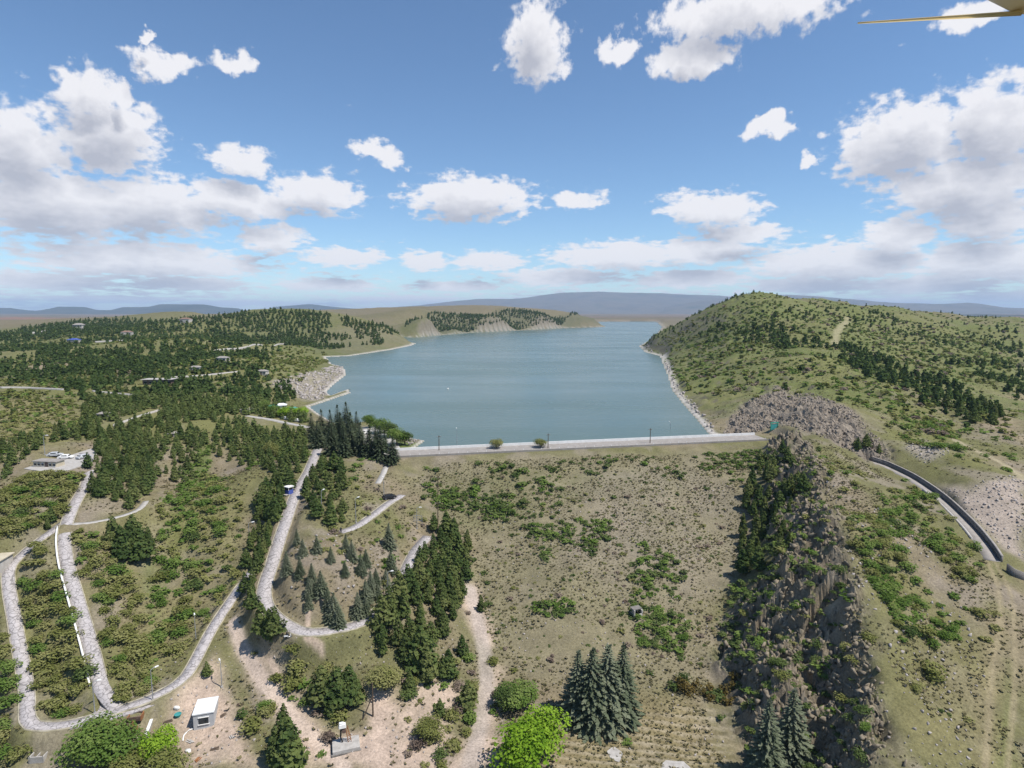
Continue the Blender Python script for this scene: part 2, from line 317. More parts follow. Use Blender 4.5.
M = dict(
    ground=ground_mat(), paving=paving_mat(), water=water_mat(),
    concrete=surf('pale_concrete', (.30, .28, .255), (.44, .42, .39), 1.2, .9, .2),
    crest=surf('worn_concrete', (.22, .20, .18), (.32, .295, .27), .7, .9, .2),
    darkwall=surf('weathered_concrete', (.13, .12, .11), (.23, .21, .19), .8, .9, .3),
    white=surf('white_paint', (.66, .65, .62), (.80, .79, .76), .8, .6), plaster=surf('dull_plaster', (.38, .35, .31), (.52, .49, .45), .9, .9),
    kerb=surf('kerb_stone', (.20, .18, .12), (.46, .42, .32), .5, .9),
    dirt=surf('trodden_dirt', (.33, .26, .20), (.45, .37, .30), .6, .95, .3),
    rock=surf('crag_rock', (.095, .078, .055), (.245, .205, .150), .8, .95, .8, c3=(.15, .13, .078)),
    rockpale=surf('pale_rock', (.27, .24, .22), (.42, .38, .35), .6, .95, .5), lilac=surf('lilac_rock', (.165, .138, .112), (.315, .268, .218), .7, .95, .7),
    steel=surf('galvanised_steel', (.35, .36, .37), (.48, .49, .50), 2, .45, 0, .6),
    rust=surf('rusty_steel', (.16, .07, .035), (.36, .16, .06), 2.5, .85, .3),
    brownrust=surf('dark_rusty_steel', (.09, .06, .05), (.17, .115, .09), 2.0, .8, .3),
    wood=surf('weathered_wood', (.07, .05, .035), (.15, .11, .08), 3, .9, .2),
    blackp=surf('black_paint', (.012, .012, .014), (.03, .03, .033), 2, .4),
    glass=surf('window_glass', (.015, .02, .025), (.03, .04, .05), 1, .12, 0, 0, .5),
    cream=surf('cream_plaster', (.40, .35, .25), (.52, .46, .35), .7, .9),
    greyp=surf('grey_panel', (.38, .39, .40), (.48, .49, .50), .8, .6),
    roofw=surf('white_sheet_roof', (.62, .63, .63), (.76, .77, .77), .6, .5),
    roofred=surf('dark_tile_roof', (.16, .10, .075), (.25, .16, .12), .8, .85),
    blue=surf('blue_paint', (.05, .08, .30), (.08, .12, .40), 1, .5),
    teal=surf('teal_sheet', (.03, .20, .20), (.06, .30, .29), 1, .6),
    green=surf('green_paint', (.03, .22, .15), (.06, .32, .22), 1, .5),
    bark=surf('bark', (.055, .04, .03), (.12, .09, .065), 4, .95),
    cloth=surf('dark_cloth', (.015, .017, .025), (.03, .032, .04), 3, .9),
    drone=surf('drone_plastic', (.62, .54, .44), (.70, .62, .52), 20, .5),
    blade=foliage('thin_blade', (.85, .74, .50), (.87, .76, .52), (.9, .78, .54), .3, .75),
    freshpine=foliage('fresh_pine_needles', (.066, .092, .030), (.108, .138, .046), (.165, .185, .066), .35, .34),
    pine=foliage('pine_needles', (.046, .075, .025), (.083, .120, .038), (.135, .166, .054), .35, .32),
    spruce=foliage('spruce_needles', (.095, .120, .072), (.145, .172, .108), (.210, .232, .155), .5, .35),
    darkspruce=foliage('cedar_needles', (.058, .082, .046), (.088, .114, .064), (.130, .156, .092), .5, .3),
    olive=foliage('olive_leaves', (.125, .142, .040), (.185, .198, .062), (.255, .252, .100), .35, .32),
    leafy=foliage('fresh_leaves', (.075, .128, .026), (.120, .188, .042), (.180, .240, .066), .35, .32),
    lime=foliage('lime_leaves', (.115, .215, .018), (.185, .310, .026), (.27, .40, .045), .5, .35),
    juniper=foliage('juniper_scrub', (.048, .078, .024), (.078, .116, .036), (.120, .158, .052), .35, .32),
    brownj=foliage('bronze_juniper', (0.068, 0.057, 0.019), (0.115, 0.089, 0.030), (0.162, 0.121, 0.041)),
    bare=foliage('bare_twigs', (0.115, 0.088, 0.070), (0.176, 0.135, 0.108), (0.243, 0.196, 0.149)),
    tuft=foliage('dry_tufts', (0.101, 0.095, 0.047), (0.176, 0.155, 0.081), (0.284, 0.243, 0.149), .8, .1),
)

# ------------------------------------------------------------------ terrain: heights at known places, joined by a thin-plate surface
CZ = [  # pixel column, pixel row, height
 (560,768,2),(500,768,3),(620,768,1.5),(680,768,1.5),(730,768,2),(560,715,2.2),(640,700,2),(700,700,2.3),(560,640,6),(640,640,5),(690,640,5),
 (560,600,10),(650,600,9),(690,600,9),(560,550,16),(660,550,15),(710,560,13),(560,500,23),(460,500,23),(660,500,22.5),(725,500,21.5),
 (560,463,29.6),(450,467,29.6),(660,458,29.6),(735,450,30),(480,550,15),(480,600,9),(475,640,6.5),(480,700,3.5),(440,700,5),(440,640,9),
 (430,600,13),(400,700,6.5),(400,650,11),
 (428,535,19),(400,590,16),(368,626,14),(340,640,13),(305,642,13.5),(275,625,15),(264,595,18),(272,560,22),(285,520,26),(296,490,29),(310,465,31.5),
 (350,580,21),(330,560,24),(350,530,24.5),(398,497,25),(340,500,28),(350,470,31),(385,464,31),(430,480,27),
 (330,700,7),(285,768,4),(345,740,5),(240,650,10),(200,714,5.5),(200,768,4),(400,768,4),(250,700,7),(300,670,10),
 (130,712,6),(100,720,6),(30,740,4.5),(60,735,5),(0,768,3),(100,768,3.5),(170,698,7),(200,660,10),(225,612,12.5),(245,580,16),(262,535,21),
 (160,640,9),(165,600,12.5),(175,560,16),(190,490,23),(205,440,31),(215,540,20),(235,500,26),(250,470,30),
 (103,695,7.5),(92,650,12),(78,600,18),(66,560,23),(64,535,26),(70,510,29),(88,475,33),(85,455,35),(130,560,19),(130,520,25),(120,600,15.5),(120,650,10.5),
 (28,700,7),(18,640,12.5),(8,575,21),(20,545,26),(50,530,27),(45,600,17),(60,660,10),
 (0,480,33),(30,480,34),(0,430,38),(60,420,38),(120,410,38),(180,410,36.5),(250,420,33),(300,430,31.8),(340,440,31.8),(370,440,31.8),
 (0,388,42),(100,395,40),(200,385,39),(250,395,36),(275,380,38),
 (885,465,29.5),(930,490,27.5),(960,520,25.5),(985,550,23),(1005,575,21),(1020,520,26),(1022,560,20.5),(990,500,29),
 (800,440,35.5),(815,470,34),(830,520,29.5),(845,570,25),(850,600,22.5),(860,650,18.5),(870,700,15),(890,768,11.5),
 (870,500,29.5),(900,530,27),(900,600,21),(950,600,19.5),(920,680,15),(950,700,14),(950,768,11),(1000,640,16.5),(1000,700,13.5),(1020,768,10.5),(1020,620,17.5),(930,560,24.5),
 (757,470,27.5),(750,520,18.5),(737,560,12.5),(730,600,9),(724,640,5.2),(735,690,2.5),(748,730,2.2),(765,768,3),
 (785,655,14),(775,600,17),(790,560,21),(790,700,8.5),(812,700,6.5),(815,660,10),(800,740,5),(820,768,4.5),(740,620,8),(840,700,11),
]
CY = [  # pixel column, pixel row, forward distance
 (0,365,430),(100,365,430),(200,360,430),(255,362,420),(0,345,700),(100,345,650),(200,340,650),(265,346,590),(0,328,1200),(60,320,1300),(130,318,1300),
 (200,314,1250),(270,310,1000),(330,313,1000),(380,324,980),(300,332,850),(230,335,800),(0,316,3000),(150,313,3500),(250,312,3500),(360,312,3000),
 (435,317,1290),(475,315,1420),(515,314,1590),(555,316,1800),(586,319,2060),(430,311,1500),(500,310,1800),(570,313,2100),(596,319,2200),(480,312.5,2600),(400,316,1700),
 (660,334,820),(700,312,760),(735,298,700),(760,297,680),(800,300,720),(850,305,780),(900,311,850),(960,318,900),(1020,325,950),
 (700,345,600),(740,340,520),(760,320,580),(730,380,370),(760,385,320),(800,400,260),(850,410,235),(740,405,285),(800,360,390),(800,335,500),
 (850,380,330),(850,350,470),(850,325,620),(900,380,330),(900,420,240),(880,445,205),(905,440,215),(950,450,192),(960,480,170),(1010,470,185),
 (950,420,260),(1000,440,225),(1020,410,300),(950,400,330),(900,360,430),(950,370,440),(1000,385,400),(950,340,620),(1020,345,650),(900,335,600),
]
CX = [(0,-100,5),(150,-60,12),(-150,-60,10),(0,30,2),(60,40,12),(-80,40,3),(-260,40,32),(220,70,20),(-900,200,45),(900,150,50),(0,-900,40),(-2500,800,60),(2500,600,60),
      (0,-4000,60),(-4000,-2000,60),(4000,-2000,60),(1800,1500,55),(1200,2200,45),(2200,3500,45),(-1500,2500,60),(0,8,2),(0,-30,3)]
# lake outline: pixels on the water line, run clockwise from the dam's left end
LAKE_PX = [(424,449),(424,441),(414,440),(400,432),(386,425),(372,420),(355,424),(335,424),(318,414),(309,407),(330,400),(350,393),(349,389),(330,396),(326,392),(334,384),(346,375),
           (344,368),(331,364),(326,357),(350,356),(390,350),(412,345.5),(416,343.5),(404,341.5),(385,340)]
LAKE_PX2 = [(400,337.2),(416,337.6),(445,335),(470,333),(520,330.6),(570,328),(598,327.3),(606,326.6),(602,325.2),(560,324.2),(575,322.4),(612,321.6),(656,321.6),
            (662,327),(656,335),(648,341),(639,346),(645,352),(660,356),(663,364),(668,376),(672,390),(684,405),(700,423),(709,434),(712,441)]
lake = [atz(x, y, 30) for x, y in LAKE_PX] + [(-560, 1150), (-560, 1260)] + [atz(x, y, 30) for x, y in LAKE_PX2]
DAM_A = np.array(atz(386, 454.5, 32)); DAM_B = np.array(atz(762, 437.5, 32))
dv = (DAM_B - DAM_A) / np.linalg.norm(DAM_B - DAM_A); dn = np.array([-dv[1], dv[0]])      # dn points upstream
for k, t in ((0, .05), (-1, .93)):
    p = DAM_A + (DAM_B - DAM_A) * t + dn * 6.4; lake[k] = (p[0], p[1])
ctrl = []
for px, py, z in CZ: x, y = atz(px, py, z); ctrl.append((x, y, z))
for px, py, Y in CY: ctrl.append(aty(px, py, Y))
ctrl += CX
lk = np.array(lake)
for i in range(1, len(lk) - 1): ctrl.append((lk[i][0], lk[i][1], 30.0))
for t in (0, .2, .4, .6, .8, 1):
    for o in (-6, 6): p = DAM_A + (DAM_B - DAM_A) * t + dn * o; ctrl.append((p[0], p[1], 31.7))
ctrl = np.array(ctrl, float)
def tp(x, y): return np.stack([np.arctan2(x, y), .5 * np.log(x * x + y * y)], -1)
def U(d2): return .5 * d2 * np.log(d2 + 1e-12)
_cp = tp(ctrl[:, 0], ctrl[:, 1]); n_c = len(ctrl)
_K = U(((_cp[:, None] - _cp[None]) ** 2).sum(-1)) + np.eye(n_c) * 2e-4
_P = np.concatenate([np.ones((n_c, 1)), _cp], 1)
_A = np.block([[_K, _P], [_P.T, np.zeros((3, 3))]])
_W = np.linalg.solve(_A, np.concatenate([ctrl[:, 2], np.zeros(3)]))
def rbf(x, y):
    sh = x.shape; q = tp(x.ravel(), y.ravel()); o = np.empty(len(q))
    for s in range(0, len(q), 20000):
        c = q[s:s + 20000]; d2 = (c[:, 0:1] - _cp[None, :, 0]) ** 2 + (c[:, 1:2] - _cp[None, :, 1]) ** 2
        o[s:s + 20000] = U(d2) @ _W[:n_c] + _W[n_c] + c @ _W[n_c + 1:]
    return o.reshape(sh)

TH = np.concatenate([np.radians(np.arange(-180, -52, 4.0)), np.radians(np.arange(-52, 52.01, .21)), np.radians(np.arange(56, 180.1, 4.0))]); TH[-1] = math.pi
LR = np.concatenate([np.arange(math.log(6), math.log(62), .05), np.arange(math.log(62), math.log(900), .0046), np.arange(math.log(900), math.log(4000), .011), np.linspace(math.log(4000), math.log(32000), 46)])
gT, gL = np.meshgrid(TH, LR); gR = np.exp(gL); GX = gR * np.sin(gT); GY = gR * np.cos(gT)
Hh = np.clip(rbf(GX, GY), 0.5, 108)
plain = 26 + 26 * fbm(GX / 2600, GY / 2600, 4, 2) + 12 * sstep(5000, 20000, gR)
wpl = sstep(2300, 3300, gR); Hh = Hh * (1 - wpl) + plain * wpl
def plan(pts):            # pixel outline -> plan outline on the bare surface
    return [cast0(x, y) for x, y in pts]
def h_at(x, y):
    x = np.asarray(x, float); y = np.asarray(y, float)
    t = np.interp(np.arctan2(x, y), TH, np.arange(len(TH))); l = np.interp(.5 * np.log(x * x + y * y + 1e-9), LR, np.arange(len(LR)))
    i = np.clip(l.astype(int), 0, len(LR) - 2); j = np.clip(t.astype(int), 0, len(TH) - 2); a = l - i; b = t - j
    return (Hh[i, j] * (1 - b) + Hh[i, j + 1] * b) * (1 - a) + (Hh[i + 1, j] * (1 - b) + Hh[i + 1, j + 1] * b) * a
def cast0(px, py):
    d = pix_dir(px, py); hd = math.hypot(d[0], d[1]); t = np.exp(np.linspace(math.log(20), math.log(14000), 2600)) / hd
    x, y, z = d[0] * t, d[1] * t, CAMZ + d[2] * t; hit = np.nonzero(z <= h_at(x, y))[0]
    k = hit[0] if len(hit) else len(t) - 1
    return float(x[k]), float(y[k])
def cast(px, py):
    x, y = cast0(px, py); return x, y, float(h_at(x, y))

ld, _ = seg_dist(GX, GY, lake, True); inlake = in_poly(GX, GY, lake); LD = np.where(inlake, -ld, ld)
# natural unevenness
amp = np.clip(gR / 160, .5, 6)
Hh = Hh + (fbm(GX / 14, GY / 14, 4, 1) - .5) * 1.3 * np.clip(gR / 120, .6, 1.5) + (fbm(GX / 70, GY / 70, 4, 9) - .5) * 6 * sstep(230, 600, gR) + (fbm(GX / 2.3, GY / 2.3, 3, 4) - .5) * .38
# crags: blocky, broken relief where the rock stands out
CRAG = [(768,446),(800,434),(822,462),(818,505),(848,565),(862,640),(880,700),(893,768),(752,768),(738,700),(722,650),(732,610),(776,570),(768,500)]
ABUT = [(716,440),(735,412),(778,386),(820,396),(860,420),(884,446),(893,463),(868,462),(828,440),(795,428),(765,428),(740,436)]
crag = plan(CRAG); abut = plan(ABUT)
def soft(poly, w):
    d, _ = seg_dist(GX, GY, poly, True); return sstep(-w, w, np.where(in_poly(GX, GY, poly), d, -d) + (fbm(GX / 7, GY / 7, 3, 21) - .5) * 4 * w / 2)
Mc = soft(crag, 3.5); Ma = soft(abut, 3)
def cells(x, y, s, seed):
    wx = x + (fbm(x / (s * 1.6), y / (s * 1.6), 2, seed) - .5) * s * 2.2; wy = y + (fbm(x / (s * 1.6), y / (s * 1.6), 2, seed + 3) - .5) * s * 2.2
    return _tab[np.floor(wx / s).astype(int) & 255, np.floor(wy / s).astype(int) & 255]
def facets(x, y, s_, seed, A_, T_):
    wx = (x + (fbm(x / (s_ * 1.8), y / (s_ * 1.8), 2, seed) - .5) * s_ * 2.4) / s_; wy = (y + (fbm(x / (s_ * 1.8), y / (s_ * 1.8), 2, seed + 3) - .5) * s_ * 2.4) / s_ * 1.25
    wx, wy = wx * .8 + wy * .6, wy * .8 - wx * .6
    ix, iy = np.floor(wx).astype(int), np.floor(wy).astype(int); fx, fy = wx - ix - .5, wy - iy - .5
    return (_tab[ix & 255, iy & 255] - .5) * A_ + (fx * (_tab[(ix + 37) & 255, (iy + 11) & 255] - .5) + fy * (_tab[(ix + 5) & 255, (iy + 91) & 255] - .5)) * 2 * T_
ridged = 1 - np.abs(2 * fbm(GX / 15 + GY / 40, GY / 12, 4, 31) - 1)
Hh = Hh + Mc * ((ridged - .72) * 9 + facets(GX, GY, 6.5, 41, 2.2, 2.8) + facets(GX, GY, 2.7, 47, 1.3, 1.4) + facets(GX, GY, 1.25, 43, .6, .5))
Hh = Hh + Ma * (facets(GX, GY, 5.0, 53, 1.9, 1.6) + facets(GX, GY, 2.0, 51, 1.2, .9) - .8)
Mh = soft([(92, 262), (100, 330), (150, 600), (180, 860), (330, 1050), (800, 1000), (620, 560), (330, 330), (200, 255)], 25)      # the right hill: gullies and rocky steps
Hh = Hh + Mh * ((.78 - (1 - np.abs(2 * fbm(GX / 75, GY / 75, 4, 83) - 1))) * 9 + facets(GX, GY, 9, 85, 2.2, 1.6) * sstep(.45, .6, fbm(GX / 40, GY / 40, 3, 87)))
# shore and lake bed
keep = sstep(0, 1, LD / np.clip(gR * .018, 3, 40)); shore = 30.35 + np.clip(LD, 0, 8) * .12
Hh = np.where(LD >= 0, np.maximum(shore, 0) * (1 - keep) + Hh * keep, 30 - np.minimum(.25 - LD * .22, 7))
Hh = np.where((LD >= 0) & (LD < np.clip(gR * .01, 5, 30)) & (gR > 185), np.maximum(Hh, shore), Hh)
# the dam's flat crest
dd, dp = seg_dist(GX, GY, [tuple(DAM_A - dv * 4), tuple(DAM_B + dv * 2)])
wd = 1 - sstep(6.6, 9.5, dd); wd = np.where((LD < 0) & (dd > 7.0), 0, wd); Hh = Hh * (1 - wd) + 31.85 * wd

# roads: centre lines traced on the surface, smoothed in height, and cut into it
ROADS = {
 'upper_road': ([(84,452),(89,466),(86,480),(73,506),(65,530),(66,556),(77,598),(91,648),(102,692),(118,714)], 1.3),
 'lower_road': ([(66,520),(44,531),(20,545),(8,572),(16,632),(27,694),(29,730),(42,738),(74,731),(120,716),(158,700),(186,676),(212,634),(238,592),(252,566),(257,550)], 1.15),
 'hairpin_road': ([(318,448),(309,468),(296,492),(285,522),(272,560),(264,594),(273,622),(303,640),(338,638),(368,624),(396,588),(415,552),(428,534)], 1.5),
 'terrace_road': ([(402,494),(388,504),(372,517),(356,528),(340,531)], 1.3),
 'side_path': ([(70,524),(90,526),(118,521),(138,512),(146,500)], .8),
 'stair_path': ([(386,462),(383,474),(378,488)], .9),
 'spillway_channel': ([(868,458),(884,465),(908,476),(935,493),(960,516),(980,543),(992,562)], 1.6),
}
road_lines = {}
def stamp(x, y, pts, hw, soft_w, drop):
    global Hh
    b = hw + soft_w; m = (GX > pts[:, 0].min() - b) & (GX < pts[:, 0].max() + b) & (GY > pts[:, 1].min() - b) & (GY < pts[:, 1].max() + b)
    d, par = seg_dist(GX[m], GY[m], pts[:, :2]); hz = np.interp(par, np.arange(len(pts)), pts[:, 2])
    w = 1 - sstep(hw + .3, b, d); Hh[m] = Hh[m] * (1 - w) + (hz - drop * (d < hw + .25)) * w
for nm, (px, hw) in ROADS.items():
    pts = spline([cast0(*p) for p in px], 1.4); z = h_at(pts[:, 0], pts[:, 1])
    k = 15; zz = np.convolve(np.pad(z, k, mode='edge'), np.ones(2 * k + 1) / (2 * k + 1), 'valid')
    road_lines[nm] = (np.column_stack([pts, zz]), hw)
def join(a, end, b):
    """let one end of road a meet road b at b's height"""
    pa, pb = road_lines[a][0], road_lines[b][0]; e = 0 if end == 'start' else -1
    d, par_ = seg_dist(pa[e:e + 1, 0] if e == 0 else pa[-1:, 0], pa[e:e + 1, 1] if e == 0 else pa[-1:, 1], pb[:, :2]); z = float(np.interp(par_[0], np.arange(len(pb)), pb[:, 2]))
    n_ = min(16, len(pa)); w_ = np.linspace(1, 0, n_); dz_ = z - pa[e, 2]
    if e == 0: pa[:n_, 2] += dz_ * w_
    else: pa[-n_:, 2] += dz_ * w_[::-1]
join('upper_road', 'end', 'lower_road'); join('lower_road', 'start', 'upper_road'); join('side_path', 'start', 'upper_road')
for nm, (pts, hw) in road_lines.items():
    stamp(None, None, pts, hw, 3.0 if nm != 'spillway_channel' else 1.2, .16 if nm != 'spillway_channel' else .8)
DRY = {'road_junction': [(99,688),(108,688),(116,700),(134,706),(158,701),(140,712),(112,722),(86,728),(70,731),(78,724),(98,712)], 'car_park': [(24,470),(40,462),(60,456),(92,447),(97,454),(92,466),(78,470),(58,474)], 'abutment_plaza': [(356,431),(378,429),(394,440),(402,452),(384,458),(366,446)]}
dry_poly = {}
for nm, px in DRY.items():
    pl = plan(px); dry_poly[nm] = pl; z = float(np.mean([h_at(*p) for p in pl])) if nm == 'car_park' else 31.9 if nm == 'abutment_plaza' else float(road_lines['upper_road'][0][-1, 2]) - .12
    d, _ = seg_dist(GX, GY, pl, True); w = np.where(in_poly(GX, GY, pl), 1, 1 - sstep(0, 4, d)) if nm != 'road_junction' else np.where(in_poly(GX, GY, pl), .9, 0); Hh = Hh * (1 - w) + (z - .12) * w; dry_poly[nm + '_z'] = z

# ---- ground colour: what grows or lies there
def cmix(c, col, w): return c * (1 - w[..., None]) + np.array(col) * w[..., None]
TAN, PINK, OLIVE, GRASS, DIRT, ROCK = (.195, .162, .105), (.235, .198, .160), (.128, .128, .052), (.085, .125, .028), (.43, .335, .265), (.16, .14, .105)
na = fbm(GX / 22, GY / 22, 4, 61); nb_ = fbm(GX / 7, GY / 7, 4, 63); nc = fbm(GX / 120, GY / 120, 3, 67)
C = np.empty(GX.shape + (3,)); C[:] = TAN
C = cmix(C, OLIVE, sstep(.34, .56, na) * .8); C = cmix(C, PINK, sstep(.52, .7, nb_) * .6)
C = cmix(C, OLIVE, sstep(200, 420, gR) * .55)
C = cmix(C, (.10, .115, .042), sstep(.45, .65, nc) * sstep(300, 600, gR) * .6); C = cmix(C, (.165, .135, .090), sstep(1100, 1700, gR) * .7)
def paint(px, col, w=1.0, edge=2.5, rough=1.0):
    global C
    m = soft(plan(px), edge) * w
    if rough: m = m * (1 - rough * sstep(.5, .62, nb_) * .6)
    C = cmix(C, col, m)
paint([(420,462),(755,448),(760,480),(735,560),(712,640),(700,690),(560,690),(490,660),(475,600),(470,540),(430,500)], (.188, .166, .102), .85, 4, .2)
paint([(540,475),(700,475),(690,500),(560,500)], (.135, .135, .068), .6, 5, .8)
paint([(620,500),(745,490),(725,560),(640,555)], (.14, .135, .072), .6, 6, .8)
paint([(430,480),(520,470),(540,510),(450,530)], (.13, .13, .06), .55, 5, .7)
paint([(600,470),(700,468),(750,500),(720,600),(640,590),(560,560)], PINK, .5, 8, .8)
paint([(830,500),(900,560),(1000,640),(1024,768),(885,768),(862,660)], (.150, .140, .062), .85, 4, .5)
paint([(900,700),(1024,650),(1024,768),(890,768)], (.175, .152, .076), .6, 6, .6)
paint([(860,360),(960,430),(1000,470),(930,470),(860,420),(780,380),(790,350)], (.14, .14, .052), .8, 8, .5)
paint([(560,690),(700,700),(730,768),(550,768)], (.215, .175, .095), .8, 4, .3)
paint([(163,560),(188,480),(205,440),(212,450),(196,500),(178,560),(160,600),(150,690),(138,690),(148,620)], GRASS, .75, 2, .5)
paint([(140,560),(160,555),(158,600),(140,600)], (.07, .12, .025), .7, 2, .2)
paint([(400,440),(424,446),(424,452),(396,452)], (.09, .13, .03), .7, 1.5, 0)
paint([(0,470),(0,330),(60,325),(240,330),(330,358),(300,400),(300,440),(200,450),(100,440)], (.150, .150, .056), .7, 10, .5)
paint([(100,530),(190,480),(260,470),(245,570),(170,690),(120,690)], (.165, .155, .066), .7, 6, .6)
paint([(20,560),(60,545),(95,690),(60,728),(35,728)], (.165, .155, .066), .6, 4, .6)
paint([(15,378),(30,362),(70,362),(85,372),(60,380)], (.27, .215, .165), .8, 5, .5)
paint([(100,372),(140,366),(150,372),(120,380)], (.27, .215, .165), .7, 5, .5)
paint([(180,352),(230,340),(275,345),(260,362),(210,365)], (.20, .19, .09), .7, 8, .5)
paint([(0,400),(60,400),(80,430),(40,450),(0,470)], (.20, .175, .085), .7, 6, .5)
paint([(645,345),(700,314),(740,300),(900,313),(1024,328),(1024,400),(900,395),(800,390),(700,410),(672,385)], (.150, .155, .060), .8, 20, .5)
paint([(420,337),(430,314),(500,312),(570,315),(600,321),(604,326),(520,330)], (.105, .105, .058), .95, 30, .4)
paint([(300,340),(340,328),(390,333),(410,342),(350,354)], (.15, .14, .085), .7, 20, .4)
YARDS = []
for px in ([(165,705),(215,655),(232,700),(250,740),(262,768),(188,768),(178,740)], [(262,640),(285,680),(330,728),(390,740),(390,768),(300,768),(258,700),(236,640)],
           [(462,600),(478,640),(500,668),(480,720),(452,768),(496,768),(500,700),(492,640),(475,590)], [(370,690),(395,690),(392,768),(372,768)], [(425,680),(460,690),(440,768),(400,768),(395,720)]):
    paint(px, DIRT, .95, 2.5, .45); YARDS.append(plan(px))
paint([(980,640),(1004,620),(1000,768),(978,768)], (.25, .205, .12), .5, 2, .6)
paint([(1004,660),(1016,660),(1014,768),(996,768)], (.11, .13, .04), .6, 1.5, .4)
paint([(935,488),(970,494),(1024,480),(1024,560),(1000,545),(965,510)], (.33, .275, .235), .9, 3, .2)
paint([(880,392),(935,430),(965,440),(930,445),(905,430)], (.13, .14, .045), .4, 4, .5)
paint([(905,448),(925,440),(945,452),(925,462)], (.36, .31, .27), .7, 3, .5)
paint([(985,400),(1024,395),(1024,440),(985,425)], (.26, .20, .14), .7, 6, .5)
paint([(265,385),(310,372),(330,378),(345,366),(348,374),(322,402),(300,400),(290,392)], (.31, .27, .22), .7, 4, .7)
slope = np.hypot(np.gradient(Hh, axis=0) / np.gradient(gR, axis=0), np.gradient(Hh, axis=1) / (gR * np.gradient(gT, axis=1)))
C = cmix(C, (.125, .142, .050), Mh * sstep(.40, .58, fbm(GX / 26, GY / 26, 4, 91)) * .8); C = cmix(C, (.17, .145, .115), sstep(.55, 1.0, slope) * (gR > 220) * .7)
C = cmix(C, ROCK, np.clip(Mc * .9 * (1 - .55 * sstep(.5, .6, nb_)), 0, 1)); C = cmix(C, (.225, .19, .152), np.clip(Ma * .95, 0, 1)); C = cmix(C, (.195, .160, .115), Mc * sstep(.6, 1.4, slope) * .9); C = cmix(C, (.27, .23, .175), Mc * sstep(.56, .66, fbm(GX / 2.2, GY / 2.2, 3, 95)) * .7); C = cmix(C, (.085, .095, .035), Mc * (1 - sstep(.5, 1.1, slope)) * sstep(.38, .52, nb_) * .9)
TRACKS = []
for pth, w, col, a in (([(232,622),(243,650),(262,682),(292,716),(318,742),(345,768)], 1.15, (.46, .37, .30), .95), ([(380,690),(378,720),(384,768)], 1.3, DIRT, .7), ([(955,440),(985,455),(1012,470),(1024,480)], 1.5, (.30, .26, .17), .8),
                  ([(848,318),(838,330),(835,345)], 3, (.32, .28, .18), .6), ([(905,575),(950,640),(985,768)], .5, TAN, .0), ([(985,560),(1000,600),(992,680),(985,768)], .45, (.27, .225, .14), .7),
                  ([(992,560),(1012,600),(1014,690),(1008,768)], .4, (.27, .225, .14), .6), ([(470,590),(482,640),(486,690),(470,768)], 1.6, (.36, .31, .27), .7), ([(310,600),(306,640),(322,650)], .5, DIRT, .8), ([(270,660),(287,690)], .5, DIRT, .7)):
    pp = spline([cast0(*p) for p in pth], 3); TRACKS.append((pp[:, :2], w * .9)); d, _ = seg_dist(GX, GY, pp[:, :2]); C = cmix(C, col, (1 - sstep(w * .5, w * 1.5, d)) * a)
wsh = np.where((GX > 60) & (gR < 700), 2.0, 1.0); bare = (1 - sstep(.0025 * wsh, .007 * wsh, LD / gR)) * (LD > 0) * (gR > 215) * (dd > 12); bare = bare * (1 - .6 * sstep(1000, 1300, gR)); C = cmix(C, (.44, .41, .375), np.clip(bare * (1.1 - .5 * nb_), 0, 1))
C = cmix(C, (.10, .12, .10), (LD < -1) * 1.0)
far = sstep(2400, 4200, gR); pv = fbm(GX / 900, GY / 500, 4, 71); FC = np.empty_like(C); FC[:] = (.155, .120, .085)
FC = cmix(FC, (.10, .095, .055), sstep(.46, .62, pv) * .8); FC = cmix(FC, (.24, .13, .085), sstep(.55, .7, fbm(GX / 1500, GY / 700, 3, 73))); C = cmix(C, FC[0, 0], far * 0) * (1 - far[..., None]) + FC * far[..., None]
# furrows in the small field: low ridges across it
fm = soft(plan([(565,722),(700,705),(735,720),(725,768),(545,768)]), 2); ph = GY * 1.0 + GX * .12
Hh = Hh + fm * .12 * np.sin(ph * 2 * math.pi / 2.0); C = cmix(C, (.36, .31, .225), fm * .5 * sstep(.1, .6, np.sin(ph * 2 * math.pi / 2.0)))

nR, nT = GX.shape
idx = np.arange(nR * nT).reshape(nR, nT)
quads = np.stack([idx[:-1, :-1], idx[:-1, 1:], idx[1:, 1:], idx[1:, :-1]], -1).reshape(-1, 4)[:, ::-1]
V = np.stack([GX, GY, Hh], -1).reshape(-1, 3)
Vc = np.concatenate([V, [[0, 0, float(Hh[0].mean())]]])
me = np_mesh('terrain', Vc, quads, M['ground'], True)
ca = me.attributes.new('tint', 'FLOAT_COLOR', 'POINT'); cc = np.ones((len(Vc), 4), np.float32); cc[:-1, :3] = C.reshape(-1, 3); cc[-1, :3] = TAN; ca.data.foreach_set('color', cc.ravel())
bm = bmesh.new(); bm.from_mesh(me); bm.verts.ensure_lookup_table(); ctr = bm.verts[len(Vc) - 1]
for j in range(nT - 1):
    try: bm.faces.new((bm.verts[j + 1], bm.verts[j], ctr))
    except ValueError: pass
bm.to_mesh(me); bm.free()
fl = (Mc[:-1, :-1] + Ma[:-1, :-1]).ravel() < .35; sm = np.ones(len(me.polygons), bool); sm[:len(fl)] = fl; me.polygons.foreach_set('use_smooth', sm)
tag(link('terrain', me), 'dry scrubby hills and valley floor around the reservoir', 'terrain', kind='structure')

